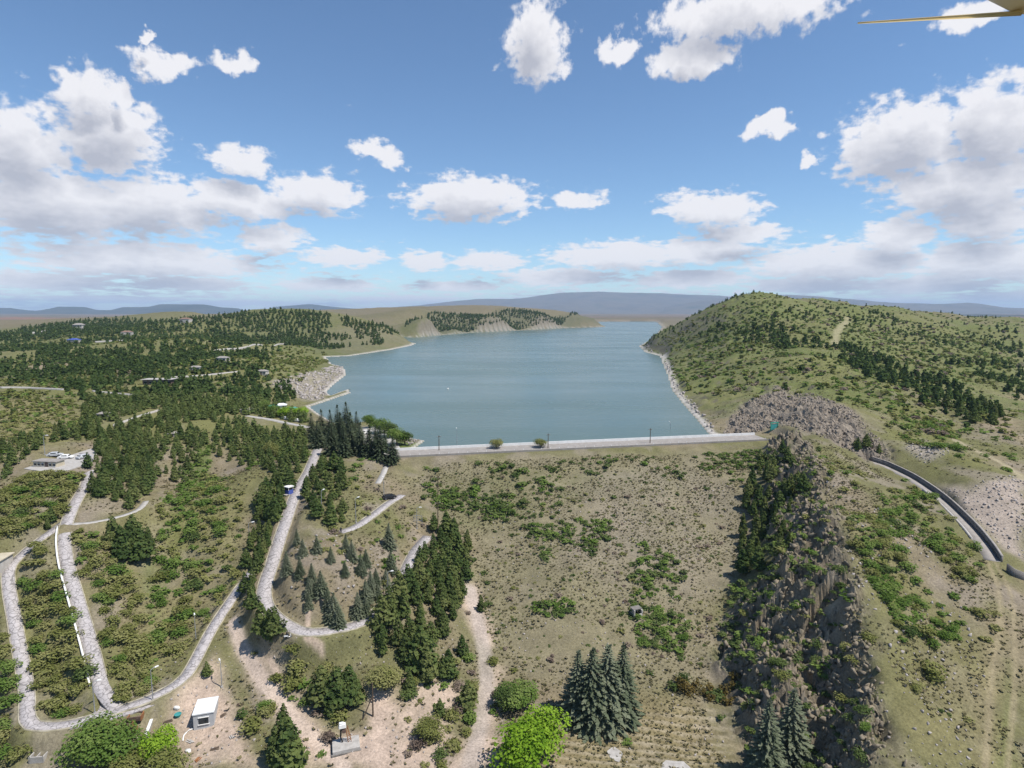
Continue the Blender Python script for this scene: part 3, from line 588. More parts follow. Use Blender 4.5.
# lake surface, reaching a little under its banks
la = np.array(lake); nxt = np.roll(la, -1, 0); prv = np.roll(la, 1, 0); tg = nxt - prv; tg /= np.linalg.norm(tg, axis=1)[:, None] + 1e-9
nrm = np.stack([-tg[:, 1], tg[:, 0]], -1)
if in_poly(la[3:4, 0] + nrm[3, 0], la[3:4, 1] + nrm[3, 1], lake)[0]: nrm = -nrm
outl = la + nrm * np.clip(np.linalg.norm(la, axis=1) * .004, .6, 8)[:, None]
bm = bmesh.new(); vs = [bm.verts.new((p[0], p[1], 30.0)) for p in outl]; f = bm.faces.new(vs); f.normal_update()
if f.normal.z < 0: f.normal_flip()
bmesh.ops.triangulate(bm, faces=[f]); me = bpy.data.meshes.new('lake_water'); bm.to_mesh(me); bm.free(); me.materials.append(M['water'])
tag(link('lake_water', me), 'calm teal reservoir water stretching to the far hills', 'water', kind='structure')

# far mountains and tablelands
def mountain(name, prof, Y, depth, col, seed, label, rugged=.45):
    """prof: pixel silhouette; a ridge at that distance with slopes before and behind"""
    xs = np.array([p[0] for p in prof], float); n = int((xs[-1] - xs[0]) / 3); px = np.linspace(xs[0], xs[-1], n); py = np.interp(px, xs, [p[1] for p in prof])
    X = np.array([aty(a, b, Y) for a, b in zip(px, py)]); hz = X[:, 2]; rows = 46; s = np.linspace(-1, 1, rows)
    xx = np.repeat(X[None, :, 0], rows, 0) * (1 + s[:, None] * depth / Y * .5); yy = Y + s[:, None] * depth + np.zeros(n)[None]
    pr = (1 - np.abs(s)) ** 1.15; rn = fbm(xx / (depth * .30) + seed, yy / (depth * .30), 5, seed)
    rid = 1 - np.abs(2 * fbm(xx / (depth * .45), yy / (depth * .45), 4, seed + 7) - 1)
    edge = np.clip(np.minimum(np.arange(n), n - 1 - np.arange(n)) / 8., 0, 1)
    z = 40 + (hz[None] - 40) * pr[:, None] * (1 - rugged * (1 - pr[:, None]) * (1.3 - rid) * 1.6) + (rn - .5) * (hz.max() - 40) * .55 * np.sqrt(pr)[:, None] * (1.25 - pr[:, None])
    z = 28 + (z - 28) * edge[None]
    z[0] = 20; z[-1] = 20
    id2 = np.arange(rows * n).reshape(rows, n); q = np.stack([id2[:-1, :-1], id2[:-1, 1:], id2[1:, 1:], id2[1:, :-1]], -1).reshape(-1, 4)
    me = np_mesh(name, np.stack([xx, yy, z], -1).reshape(-1, 3), q, col, True); return tag(link(name, me), label, 'mountain', kind='structure')
mt_a = surf('far_upland', (.060, .062, .060), (.12, .105, .085), .0016, 1, c3=(.045, .058, .045))
mt_b = surf('far_dark_upland', (.030, .040, .035), (.065, .065, .05), .002, 1)
mountain('mountain', [(330,312),(400,306),(440,303),(480,299),(520,297),(560,292),(600,290),(640,292),(680,294),(720,295),(780,302),(840,310)], 15000, 4200, mt_a, 3, 'long blue-grey mountain beyond the far end of the lake')
mountain('mountain', [(640,312),(700,300),(740,296),(790,294),(830,297),(880,301),(930,304),(970,303),(1000,307),(1060,309),(1120,313)], 12500, 3000, mt_a, 11, 'blue-grey range behind the right hill')
mountain('hill_range', [(850,321),(900,318),(940,314.5),(980,314),(1040,315),(1120,318)], 6000, 1100, mt_b, 17, 'dark low hill range at the right edge of the horizon')
mountain('hill_range', [(-90,310),(-30,307),(10,307.5),(35,311),(50,309),(58,306.2),(84,306.6),(96,309.5),(112,310),(122,307),(150,306.5),(160,304),(205,304.6),(222,307.5),(240,308.5),(262,312)], 11000, 1800, mt_b, 23, 'dark blue tablelands along the left horizon')
mountain('hill_range', [(250,309),(280,306),(310,304),(335,307),(360,309),(420,310)], 13000, 1800, mt_b, 29, 'small blue hill left of the lake on the horizon')

# ------------------------------------------------------------------ roads, dam, spillway
def ribbon(pts, o0, o1, dz0, dz1):
    t = np.gradient(pts[:, :2], axis=0); t /= np.linalg.norm(t, axis=1)[:, None] + 1e-9; nr = np.stack([-t[:, 1], t[:, 0]], -1)
    a = np.column_stack([pts[:, :2] + nr * o0, pts[:, 2] + dz0]); b = np.column_stack([pts[:, :2] + nr * o1, pts[:, 2] + dz1]); return a, b
def strip(name, pts, o0, o1, z0, z1, mat, parent=None):
    """a solid band along a line: o0..o1 sideways, z0..z1 above the line"""
    a0, b0 = ribbon(pts, o0, o1, z0, z0); a1, b1 = ribbon(pts, o0, o1, z1, z1); n = len(pts)
    Vv = np.concatenate([a0, b0, b1, a1]); fs = []
    for k in range(4):
        k2 = (k + 1) % 4; i = np.arange(n - 1); fs.append(np.stack([k * n + i, k * n + i + 1, k2 * n + i + 1, k2 * n + i], -1))
    fs.append(np.array([[0, n, 2 * n, 3 * n], [n - 1, 4 * n - 1, 3 * n - 1, 2 * n - 1]])); me = np_mesh(name, Vv, np.concatenate(fs), mat)
    bm = bmesh.new(); bm.from_mesh(me); bmesh.ops.recalc_face_normals(bm, faces=bm.faces); bm.to_mesh(me); bm.free()
    return link(name, me, parent)
ROAD_LABEL = {'upper_road': 'pale jointed paving road running down past the white parapet at left', 'lower_road': 'pale jointed road bending round the lower left corner and up behind the pines',
              'hairpin_road': 'pale jointed hairpin road around the spruce knoll', 'terrace_road': 'short pale terrace road above the spruce knoll',
              'side_path': 'narrow pale path branching off the upper road', 'stair_path': 'narrow pale stair path below the dam end'}
for q, (nm, (pts, hw)) in enumerate(road_lines.items()):
    if nm == 'spillway_channel': continue
    r = strip('road' if hw > 1.05 else 'path', pts, -hw, hw, -.4, -.02 - .012 * q, M['paving'] if hw > 1.05 else M['concrete']); tag(r, ROAD_LABEL[nm], 'road', kind='structure')
    if hw > 1.05:
        for s in (-1, 1):
            cut = pts[4:-6] if len(pts) > 20 else pts
            strip('kerb', cut, s * hw, s * (hw + .16), -.4, .10 + .003 * s, M['kerb'], r)
for nm, lab in (('road_junction', 'wide pale paved junction where the two left roads meet'), ('car_park', 'pale paved car park at the top of the left road'), ('abutment_plaza', 'pale paved plaza beside the left end of the dam')):
    z = dry_poly[nm + '_z']; o = MB().prism(dry_poly[nm], z - .5, z + .05).build('paved_yard', M['concrete'] if nm != 'road_junction' else M['paving']); tag(o, lab, 'pavement', kind='structure')

dl = float(np.linalg.norm(DAM_B - DAM_A)); ang = math.atan2(dv[1], dv[0])
dam = empty('dam', (DAM_A[0], DAM_A[1], 31.6), ang, 'pale flat dam crest road with low parapets across the lake outlet', 'dam')
MB().box((dl / 2, 0, .2), (dl, 9.4, .5)).build('crest_road', M['crest'], dam)
MB().box((dl / 2, 4.85, .7), (dl, .3, 1.3)).build('upstream_parapet', M['white'], dam)
MB().box((dl / 2, -4.85, .45), (dl, .3, .9)).build('downstream_kerb', M['crest'], dam)
mb = MB().box((0, 0, .8), (.16, .16, .95))
post = mb.build('guard_post', M['white'], dam, (1.5, -4.5, 0))
for k in range(1, 44):
    c = post.copy(); COL.objects.link(c); c.parent = dam; c.location = (1.5 + k * (dl - 3) / 43, -4.5, 0)
sp_pts, sp_hw = road_lines['spillway_channel']
spw = empty('spillway', tuple(sp_pts[len(sp_pts) // 2]), 0, 'curved concrete spillway channel with dark high outer wall', 'spillway')
def rel(p, o): return p - np.array([[o.location.x, o.location.y, o.location.z]])
sq = rel(sp_pts, spw)
strip('channel_floor', sq, -sp_hw, sp_hw, -1.2, -.62, M['crest'], spw)
side = 1 if np.gradient(sq[:, 1])[5] < 0 else -1
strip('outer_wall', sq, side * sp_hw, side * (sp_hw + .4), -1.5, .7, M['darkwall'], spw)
strip('wall_coping', sq, side * (sp_hw - .05), side * (sp_hw + .45), 0.71, .79, M['crest'], spw)
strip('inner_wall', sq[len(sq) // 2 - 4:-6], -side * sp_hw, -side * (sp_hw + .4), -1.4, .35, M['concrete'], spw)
w2 = spline([cast0(*p) for p in [(1006,572),(1014,577),(1024,581),(1040,584)]], 1.4); w2 = np.column_stack([w2, h_at(w2[:, 0], w2[:, 1])])
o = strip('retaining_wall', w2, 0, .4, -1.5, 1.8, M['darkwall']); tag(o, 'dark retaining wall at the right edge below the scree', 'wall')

# ------------------------------------------------------------------ plant shapes
def kites(P, A, B, la, lb):
    """leaf-like quads: centre P, long axis A, cross axis B"""
    a = A * la[:, None]; b = B * lb[:, None]
    Vv = np.stack([P - a * .55, P + b - a * .05, P + a * .75, P - b - a * .05], 1).reshape(-1, 3)
    return Vv, np.arange(len(Vv)).reshape(-1, 4)
def unit(v): return v / (np.linalg.norm(v, axis=-1, keepdims=True) + 1e-9)
def pine_crown(g, n, size, rad=.25, base=.08):
    t = base + (1 - base) * (1 - g.random(n) ** .62); lob = g.random(8) * .5 + .75
    th = g.random(n) * 2 * np.pi; whorl = .72 + .28 * np.abs(np.sin(t * 19 + th * .5))
    rr = rad * (1 - t) ** .72 * (.35 + .65 * np.sqrt(g.random(n))) * whorl * lob[((th / (2 * np.pi) * 8).astype(int) + (t * 5).astype(int)) % 8] * 1.25
    rr = np.minimum(rr, rad * 1.15) * np.clip((t - base + .06) / .16, .35, 1)
    P = np.stack([rr * np.cos(th), rr * np.sin(th), t], -1)
    nd = unit(np.stack([np.cos(th) * .8, np.sin(th) * .8, .75 + 0 * t], -1) + g.normal(0, .38, (n, 3))); A = unit(np.cross(nd, g.normal(0, 1, (n, 3)))); A = unit(A * np.sign(A[:, 2:3] + 1e-6) + nd * .25); B = unit(np.cross(nd, A))
    return kites(P, A, B, size * (1.15 - .5 * t) * (.7 + .6 * g.random(n)), size * .55 * (1.1 - .5 * t) * (.7 + .6 * g.random(n)))
def spruce_crown(g, tiers, nb, rad=.2, base=.03, droop=.35):
    Vs = []; Ps = []; As = []; Bs = []; las = []; lbs = []
    for k in range(tiers):
        t = base + (1 - base) * (k / tiers) ** .92; Lr = rad * (1 - t) ** .85 + .012
        m = max(4, int(nb * (1 - .55 * t))); off = g.random() * 6.28
        for j in range(m):
            th = off + 2 * np.pi * j / m + g.normal(0, .14); L_ = Lr * (.78 + .36 * g.random()); d = np.array([np.cos(th), np.sin(th), -droop * (.6 + .7 * g.random()) * (1 - .6 * t)])
            sd_ = np.array([-np.sin(th), np.cos(th), 0])
            for q, fr in enumerate((.3, .55, .8, 1.0)):
                p = np.array([0, 0, t]) + d * L_ * fr * .92; p[2] += .05 * L_ * fr
                for s in ((-1, 1) if q < 3 else (0,)):
                    ax = unit(d + sd_ * s * .85 + g.normal(0, .1, 3)); Ps.append(p); As.append(ax); Bs.append(unit(np.cross(ax, np.array([0, 0, 1.]) + g.normal(0, .25, 3))))
                    las.append(L_ * (.36 - .06 * q) * (.8 + .4 * g.random())); lbs.append(L_ * (.105 - .012 * q) + .003)
    n = 26; tt = 1 - .1 * g.random(n); th = g.random(n) * 6.28; r_ = .02 * g.random(n)
    Ps += list(np.stack([r_ * np.cos(th), r_ * np.sin(th), tt], -1)); A = unit(np.stack([np.cos(th) * .4, np.sin(th) * .4, np.ones(n)], -1)); As += list(A); Bs += list(unit(np.cross(A, g.normal(0, 1, (n, 3))))); las += [.03] * n; lbs += [.012] * n
    return kites(np.array(Ps), np.array(As), np.array(Bs), np.array(las), np.array(lbs))
def round_crown(g, n, size, lobes=9, base=.12, flat=1.0, spread=.5, zlo=.28, zr=.42):
    """leaves on the skins of overlapping lobes; width 1, height 1"""
    c = []
    for k in range(lobes):
        th = g.random() * 6.28; r_ = spread * .62 * np.sqrt(g.random()); z = base + (1 - base) * (zlo + zr * g.random() * (1 - r_)); c.append((r_ * np.cos(th), r_ * np.sin(th), z, .20 + .12 * g.random()))
    c = np.array(c); w = g.integers(0, lobes, n); d = unit(g.normal(0, 1, (n, 3))); d[:, 2] = np.abs(d[:, 2]) * np.where(g.random(n) < .78, 1, -1) * flat
    rr = c[w, 3] * (.72 + .38 * g.random(n)); P = c[w, :3] + d * rr[:, None]; P[:, 2] = np.clip(P[:, 2], .01, 1.02)
    nd = unit(d * .8 + np.array([0, 0, .55]) + g.normal(0, .42, (n, 3))); A = unit(np.cross(nd, g.normal(0, 1, (n, 3)))); B = unit(np.cross(nd, A))
    return kites(P, A, B, size * (.7 + .6 * g.random(n)), size * .7 * (.7 + .6 * g.random(n)))
def trunk_mesh(g, top, rb, limbs, name):
    mb = MB(); bend = g.normal(0, .012, 2)
    mb.tube([(0, 0, -.06), (bend[0] * .5, bend[1] * .5, top * .35), (bend[0], bend[1], top * .7), (0, 0, top)], [rb * 1.25, rb, rb * .65, rb * .2], 6)
    for k in range(limbs):
        t = top * (.3 + .6 * g.random()); th = g.random() * 6.28; l_ = .17 * (1 - t * .6)
        mb.tube([(0, 0, t), (math.cos(th) * l_ * .6, math.sin(th) * l_ * .6, t + l_ * .25), (math.cos(th) * l_, math.sin(th) * l_, t + l_ * .55)], [rb * .4, rb * .28, rb * .1], 4)
    me = bpy.data.meshes.new(name); me.from_pydata(mb.v, [], mb.f); me.update(); me.materials.append(M['bark']); return me

g_ = np.random.default_rng(11)
PINE = [pine_crown(g_, 620, .075, .23 + .03 * k) for k in range(4)]
PINE_M = [pine_crown(g_, 150, .13, .24 + .02 * k) for k in range(4)]
PINE_F = [pine_crown(g_, 34, .25, .24 + .03 * k) for k in range(4)]
SPRUCE = [spruce_crown(g_, 27, 16, .19 + .02 * k) for k in range(3)]
TREE = [round_crown(g_, 3000, .036, 15, .2) for k in range(3)]
BUSH = [round_crown(g_, 420, .075, 11, .0, 1.0, .56, .10, .48) for k in range(5)]
BUSH_M = [round_crown(g_, 76, .16, 7, .0, 1.0, .56, .10, .48) for k in range(5)]
BUSH_F = [round_crown(g_, 16, .34, 4, .0, spread=.4, zlo=.12) for k in range(4)]
def crown_meshes(tpl, name, mats): return {m: [np_mesh(name, v, f, M[m]) for v, f in tpl] for m in mats}
pine_me = crown_meshes(PINE, 'pine_crown', ['pine', 'freshpine']); spruce_me = crown_meshes(SPRUCE, 'spruce_crown', ['spruce', 'darkspruce'])
tree_me = crown_meshes(TREE, 'leaf_crown', ['lime', 'leafy', 'olive', 'juniper']); bush_me = crown_meshes(BUSH, 'shrub_foliage', ['olive', 'leafy', 'juniper', 'brownj', 'bare'])
pine_tr = [trunk_mesh(g_, .93, .017, 5, 'pine_trunk') for _ in range(2)]; spruce_tr = [trunk_mesh(g_, .95, .014, 2, 'spruce_trunk')]; leaf_tr = [trunk_mesh(g_, .7, .035, 7, 'leaf_trunk') for _ in range(2)]
stem_me = [trunk_mesh(g_, .55, .03, 8, 'shrub_stem') for _ in range(2)]

def tile(tpls, X, Y, Z, S, Wd, rot, var):
    """many plants as one mesh"""
    Vs, Fs, off = [], [], 0
    for v in range(len(tpls)):
        m = np.nonzero(var == v)[0]
        if not len(m): continue
        tv, tf = tpls[v]; c, s = np.cos(rot[m])[:, None], np.sin(rot[m])[:, None]; w = (Wd[m])[:, None]
        x = (tv[None, :, 0] * c - tv[None, :, 1] * s) * w + X[m][:, None]; y = (tv[None, :, 0] * s + tv[None, :, 1] * c) * w + Y[m][:, None]; z = tv[None, :, 2] * S[m][:, None] + Z[m][:, None]
        Vs.append(np.stack([x, y, z], -1).reshape(-1, 3)); Fs.append((tf[None] + (np.arange(len(m)) * len(tv))[:, None, None] + off).reshape(-1, tf.shape[1])); off += len(m) * len(tv)
    return np.concatenate(Vs), np.concatenate(Fs)

def scatter(px, spacing, n, seed, clump=0.0, cscale=18):
    """points inside a traced outline, kept apart and gathered by noise"""
    poly = plan(px); g = np.random.default_rng(seed); p = np.array(poly); lo, hi = p.min(0), p.max(0)
    out = []; cell = {}; tries = 0
    c = g.random((n * 14, 2)) * (hi - lo) + lo; ok = in_poly(c[:, 0], c[:, 1], poly); c = c[ok]
    if clump: c = c[fbm(c[:, 0] / cscale, c[:, 1] / cscale, 3, seed) > clump]
    for q in c:
        k = (int(q[0] // spacing), int(q[1] // spacing)); bad = False
        for i in (-1, 0, 1):
            for j in (-1, 0, 1):
                for r_ in cell.get((k[0] + i, k[1] + j), ()):
                    if (r_[0] - q[0]) ** 2 + (r_[1] - q[1]) ** 2 < spacing ** 2: bad = True
        if bad: continue
        cell.setdefault(k, []).append(q); out.append(q)
        if len(out) >= n: break
    return np.array(out).reshape(-1, 2)
_alltracks = [(p[:, :2], hw + .6) for p, hw in road_lines.values()] + [(np.array([DAM_A, DAM_B]), 7.5)] + TRACKS
def clear(P):
    if not len(P): return P
    ok = np.ones(len(P), bool)
    for ln, hw in _alltracks: ok &= seg_dist(P[:, 0], P[:, 1], ln)[0] > hw
    d, _ = seg_dist(P[:, 0], P[:, 1], lake, True); ok &= ~in_poly(P[:, 0], P[:, 1], lake) & (d > 1.5)
    for nm in DRY: ok &= ~in_poly(P[:, 0], P[:, 1], dry_poly[nm])
    return P[ok]
def project(P):
    d = P - np.array([0, 0, CAMZ]); dep = d[:, 1] * CP - d[:, 2] * SP; up = d[:, 1] * SP + d[:, 2] * CP
    return 512 + F * d[:, 0] / dep, 384 - F * up / dep, dep
def seen(P):
    px, py, dep = project(P); ok = (dep > 1) & (px > -6) & (px < 1030) & (py > 0) & (py < 776)
    for f_ in np.linspace(.25, .985, 46): ok &= (CAMZ + (P[:, 2] - CAMZ) * f_) > h_at(P[:, 0] * f_, P[:, 1] * f_) - .3
    return ok

WALLS = {'a': [(0,388.5),(30,389),(63,390.5)], 'b': [(92,391.5),(112,394),(150,397)], 'c': [(114,427),(135,418.5),(160,411)], 'd': [(30,334.5),(48,332)], 'e': [(246,416),(275,421),(309,428)], 'f': [(95,343),(125,341.5)], 'g': [(215,352),(250,347),(285,344)], 'h': [(170,378),(205,376),(240,372)]}
wall_lines = {}
for k_, px in WALLS.items():
    q_ = spline([cast0(*p) for p in px], 2.0); z_ = h_at(q_[:, 0], q_[:, 1]); z_ = np.convolve(np.pad(z_, 4, mode='edge'), np.ones(9) / 9, 'valid'); wall_lines[k_] = np.column_stack([q_, z_])
_alltracks += [(q_[:, :2] - np.array([[0, w_]]) , w_ + 2.0) for k_, q_ in wall_lines.items() for w_ in ((1.0, 3.0) if k_ in 'abc' else (3.0, 7.0) if k_ == 'e' else (2.0, 5.0))]

# landmarks that plants are told apart by
LM = {'the white-roofed shed': (203, 718), 'the rusty machine on its slab': (345, 740), 'the blue kiosk': (290, 492), 'the hairpin bend': (305, 640), 'the four tall spruces': (598, 715),
      'the lime green trees': (525, 750), 'the grey hut ruin': (637, 614), 'the lower left road corner': (30, 738), 'the white parapet': (80, 610), 'the car park': (75, 460), 'the round dark trees in the gully': (132, 550),
      'the terrace road end': (345, 530), 'the upper end of the hairpin road': (426, 538), 'the left end of the dam': (395, 465), 'the right end of the dam': (745, 448), 'the middle of the dam': (570, 462),
      'the foot of the crag': (735, 660), 'the crag top': (835, 560), 'the spillway bend': (950, 512), 'the scree': (985, 505), 'the round lone bush on the right slope': (930, 668), 'the far right track': (995, 700),
      'the two spruces under the crag': (778, 760), 'the middle of the dam face': (600, 540), 'the dark wooden pole': (372, 705), 'the brown junipers': (705, 690), 'the roadside gully': (160, 620), 'the lakeside spit': (320, 405),
      'the rocky abutment': (800, 405), 'the grassy spur': (900, 410), 'the carport in the pine wood': (170, 383), 'the yellowish tree among the pines': (272, 460), 'the slanting wall in the wood': (137, 418), 'the lakeside promenade': (275, 421), 'the upper road bend': (66, 545), 'the beige roadside house': (30, 462), 'the gully head': (195, 480), 'the street lamp left of the hairpin row': (250, 551), 'the small pale hut in the wood clearing': (172, 437), 'the low pale shelter among the pines': (103, 418)}
lm_names = list(LM); lm_xy = np.array([cast0(*LM[k]) for k in lm_names])
ORD = ['nearest', 'second nearest', 'third nearest', 'fourth nearest', 'fifth nearest', 'sixth nearest', 'seventh nearest', 'eighth nearest', 'ninth nearest', 'tenth nearest'] + [w + ' nearest' for w in 'eleventh twelfth thirteenth fourteenth fifteenth sixteenth seventeenth eighteenth nineteenth twentieth'.split()]
def label_plants(objs, xy, words, group, plural):
    """words: look of each plant; the plant is singled out by its rank of distance to a landmark"""
    d = np.linalg.norm(xy[:, None] - lm_xy[None], axis=-1); near = d.argmin(1)
    for l in range(len(lm_names)):
        for wd in sorted(set(words[i] for i in range(len(objs)) if near[i] == l)):
            same = [i for i in range(len(objs)) if near[i] == l and words[i] == wd]; same.sort(key=lambda i: d[i, l])
            for r_, i in enumerate(same):
                if r_ < len(ORD): objs[i]['label'] = '%s, %s to %s' % (wd, ORD[r_], lm_names[l])
                else: objs[i]['label'] = '%s, standing further out from %s' % (wd, lm_names[l])
                objs[i]['group'] = '%s around %s' % (plural, lm_names[l])

def plant(name, cat, x, y, h, w, rot, crown, trunk, crown_name='crown', trunk_name='trunk', sink=.12):
    z = float(h_at(x, y)) - sink; root = empty(name, (x, y, z), rot); root['category'] = cat
    for nm, me in ((trunk_name, trunk), (crown_name, crown)):
        o = link(nm, me, root); o.scale = (w, w, h)
    return root

def scatter_xy(poly, spacing, n, seed, clump=0.0, cs=30):
    global plan
    keep_, plan = plan, (lambda q: q)
    try: return scatter(poly, spacing, n, seed, clump, cs)
    finally: plan = keep_
HILL = [(92, 262), (100, 330), (150, 600), (180, 860), (330, 1050), (800, 1000), (620, 560), (330, 330), (200, 255)]
# ------------------------------------------------------------------ pines
PINES = []  # x, y, height
def add_pines(P, h0, h1, seed=1):
    g = np.random.default_rng(seed); P = clear(P)
    for p in P: PINES.append((p[0], p[1], (h0 * .72 + (h1 * .92 - h0 * .72) * g.random() ** 1.3) * .92))
add_pines(scatter([(434,530),(468,545),(466,598),(442,640),(404,668),(376,652),(376,628),(402,590),(418,555)], 2.5, 90, 101), 6.5, 9, 101)
add_pines(scatter([(302,470),(274,482),(250,538),(243,590),(250,628),(276,642),(279,632),(262,612),(257,592),(263,562),(277,520),(292,488)], 2.3, 100, 102), 5.5, 8, 102)
add_pines(scatter([(322,462),(308,476),(302,498),(308,515),(330,530),(352,528),(340,505),(345,475)], 2.8, 46, 103), 5, 7.5, 103)
add_pines(scatter([(92,452),(120,415),(190,405),(250,400),(300,425),(312,466),(278,484),(235,462),(205,452),(190,486),(160,478),(138,508),(112,506),(94,498),(92,470)], 3.0, 520, 104, .36), 4.5, 7, 104)
add_pines(scatter([(100,440),(125,425),(150,440),(150,500),(128,510),(96,498)], 2.8, 70, 105), 5, 7.5, 105)
add_pines(scatter([(0,482),(28,456),(52,444),(92,440),(110,425),(60,432),(20,440),(0,455)], 3.4, 80, 106), 4.5, 7, 106)
add_pines(scatter([(0,382),(60,372),(120,380),(240,372),(300,392),(280,408),(180,402),(90,408),(70,388),(0,386)], 3.6, 700, 107, .42), 5, 7.5, 107)
add_pines(scatter([(84,412),(100,396),(160,396),(250,402),(305,420),(300,432),(200,420),(120,432),(90,440)], 2.9, 330, 133, .38, 16), 4.5, 7, 133)
add_pines(scatter([(60,385),(110,392),(112,410),(92,440),(70,440),(80,410)], 3, 70, 134, .44, 12), 4.5, 7, 134)
add_pines(scatter([(0,362),(60,350),(150,352),(250,352),(290,372),(230,380),(120,376),(40,372),(0,378)], 4.2, 700, 108, .44, 24), 5.5, 8, 108)
add_pines(scatter([(0,344),(30,334),(120,330),(220,336),(280,352),(250,360),(130,358),(0,360)], 5.5, 620, 109, .48, 40), 6, 9, 109)
add_pines(scatter([(0,334),(45,326),(80,322),(150,320),(215,318),(235,332),(120,334),(0,342)], 8, 900, 110, .28, 120), 7, 10, 110)
add_pines(scatter([(205,332),(215,317),(270,311.5),(330,315),(380,326),(412,341),(380,345),(330,350),(300,346),(260,344)], 5.0, 2300, 111, .38, 40), 6.5, 9.5, 111)
add_pines(scatter([(400,334),(430,314),(500,312.5),(575,316),(600,322),(560,326),(470,332)], 6.5, 5000, 112, .30, 50), 8, 12, 112)
add_pines(scatter([(832,345),(850,346),(905,372),(960,385),(1000,410),(1000,428),(965,422),(920,400),(870,378),(838,358)], 4.6, 360, 113, .34, 30), 6, 9, 113)
add_pines(scatter([(668,326),(700,313),(737,301),(800,303),(900,314),(1020,328),(1020,345),(940,345),(860,330),(790,322),(735,318),(690,330)], 5.0, 900, 114, .52, 34), 4.5, 7, 114)
add_pines(scatter([(700,330),(760,325),(830,340),(900,355),(1000,365),(1020,400),(950,370),(860,352),(780,350),(700,345)], 5.0, 330, 115, .55, 26), 6, 9, 115)
add_pines(scatter([(760,455),(775,470),(765,530),(758,572),(742,575),(740,560),(745,500)], 2.6, 40, 116), 5, 8.5, 116); add_pines(scatter([(775,455),(805,460),(800,520),(780,560),(768,520)], 2.6, 34, 119, .42), 4.5, 7.5, 119)
add_pines(scatter([(985,345),(1024,345),(1024,395),(1000,385)], 5.5, 120, 117, .45, 25), 6, 9, 117)
add_pines(scatter([(860,438),(880,452),(878,462),(850,452)], 3, 10, 118), 4, 6, 118)
for px, py, h in ((322,702,7.5),(338,706,8),(350,702,7.5),(331,716,5),(355,704,5),(282,762,9),(290,768,9.5),(285,748,8.5),(277,768,8),(427,682,8),(443,678,5),(449,678,6.5),(468,708,6),(421,668,9),(410,690,4),(462,656,5),(440,717,4),(481,612,4.5),(207,676,3.2),(262,636,7),(270,640,7),
                   (122,560,9),(131,557,9.5),(140,560,8.5),(149,552,7),(114,546,8),(134,544,8),(52,522,4),(48,530,4),(93,492,6),(101,497,6),(88,468,5)):
    x, y = cast0(px, py); PINES.append((x, y, h))
add_pines(scatter_xy(HILL, 6, 220, 131, .55, 40), 4, 6, 131); add_pines(scatter_xy([(150, 640), (185, 860), (330, 1050), (420, 900), (300, 660)], 5.5, 330, 132, .50, 40), 3.4, 5.4, 132)
P = np.array(PINES); Z = h_at(P[:, 0], P[:, 1]); mid = np.column_stack([P[:, 0], P[:, 1], Z + P[:, 2] * .6]); vis = seen(mid); _, _, dep = project(mid)
score = np.where(vis, P[:, 2] / dep, 0); order = np.argsort(-score); top = order[:300]; rest = order[300:]
print('PINES', len(P), 'visible', int(vis.sum()))
objs = []; words = []
gq = np.random.default_rng(5)
for i in top:
    h = P[i, 2]; w = h * (.85 + .6 * gq.random()); k = int(gq.integers(0, 4))
    objs.append(plant('pine_tree', 'tree', P[i, 0], P[i, 1], h, w, gq.random() * 6.28, pine_me['pine' if gq.random() < .62 else 'freshpine'][k], pine_tr[k % 2]))
    words.append(('small ' if h < 5 else 'tall ' if h > 8 else '') + 'dark green pine')
label_plants(objs, P[top, :2], words, None, 'pines')
rd = np.linalg.norm(P[rest, :2], axis=1); gq = np.random.default_rng(6)
for nm, tp_, sel, lab in (('pine_wood', PINE_M, rest[rd < 330], 'dense dark pine wood on the left hillside above the road'), ('far_pine_wood', PINE_F, rest[rd >= 330], 'far dark pine woods on the hills around the lake')):
    n = len(sel); v, f = tile(tp_, P[sel, 0], P[sel, 1], Z[sel] - .15, P[sel, 2], P[sel, 2] * (.85 + .7 * gq.random(n)), gq.random(n) * 6.28, gq.integers(0, len(tp_), n))
    tag(link(nm, np_mesh(nm, v, f, M['pine'])), lab, 'wood', kind='stuff')

# ------------------------------------------------------------------ spruces and cedars
def spruces(lst, mat, words, group):
    out = []
    for k, (px, py, h) in enumerate(lst):
        x, y = cast0(px, py); o = plant('spruce_tree', 'tree', x, y, h, h * (1.5 + .3 * random.random()), random.random() * 6.28, spruce_me[mat][k % 3], spruce_tr[0]); o['group'] = group
        o['label'] = words[k] if isinstance(words, list) else words; out.append((o, x, y))
    return out
four = ['leftmost of the four tall grey-green spruces on the valley floor', 'second from left of the four tall spruces on the valley floor', 'third from left of the four tall spruces on the valley floor', 'rightmost of the four tall grey-green spruces on the valley floor']
spruces([(578,718,14), (592,722,15), (607,721,15.5), (622,716,15)], 'spruce', four, 'tall spruces on the valley floor')
spruces([(766,770,13), (790,766,14.5)], 'spruce', ['left of the two grey-green spruces at the foot of the crag', 'right and taller of the two spruces at the foot of the crag'], 'spruces at the foot of the crag')
KN = [(287,574,6.5),(300,577,5.5),(310,596,5),(312,583,5.5),(321,594,6.5),(334,620,7.5),(328,610,6),(358,617,7),(366,604,6.5),(371,595,6.5),(376,585,5),(352,560,6),(346,552,5.5),(361,575,6),(366,566,5),(389,548,8),(391,572,7),(386,586,5),(331,562,4.5),(317,553,5),(303,556,5),(297,545,5),(309,608,4.5),(339,628,6),(366,616,5.5),(378,600,5),(345,575,4)]
KN = [(a_, b_, c_ * .82) for a_, b_, c_ in KN]
res = spruces(KN, 'spruce', 'small blue-green spruce on the knoll inside the hairpin road', 'spruces on the knoll')
res.sort(key=lambda t: t[1])
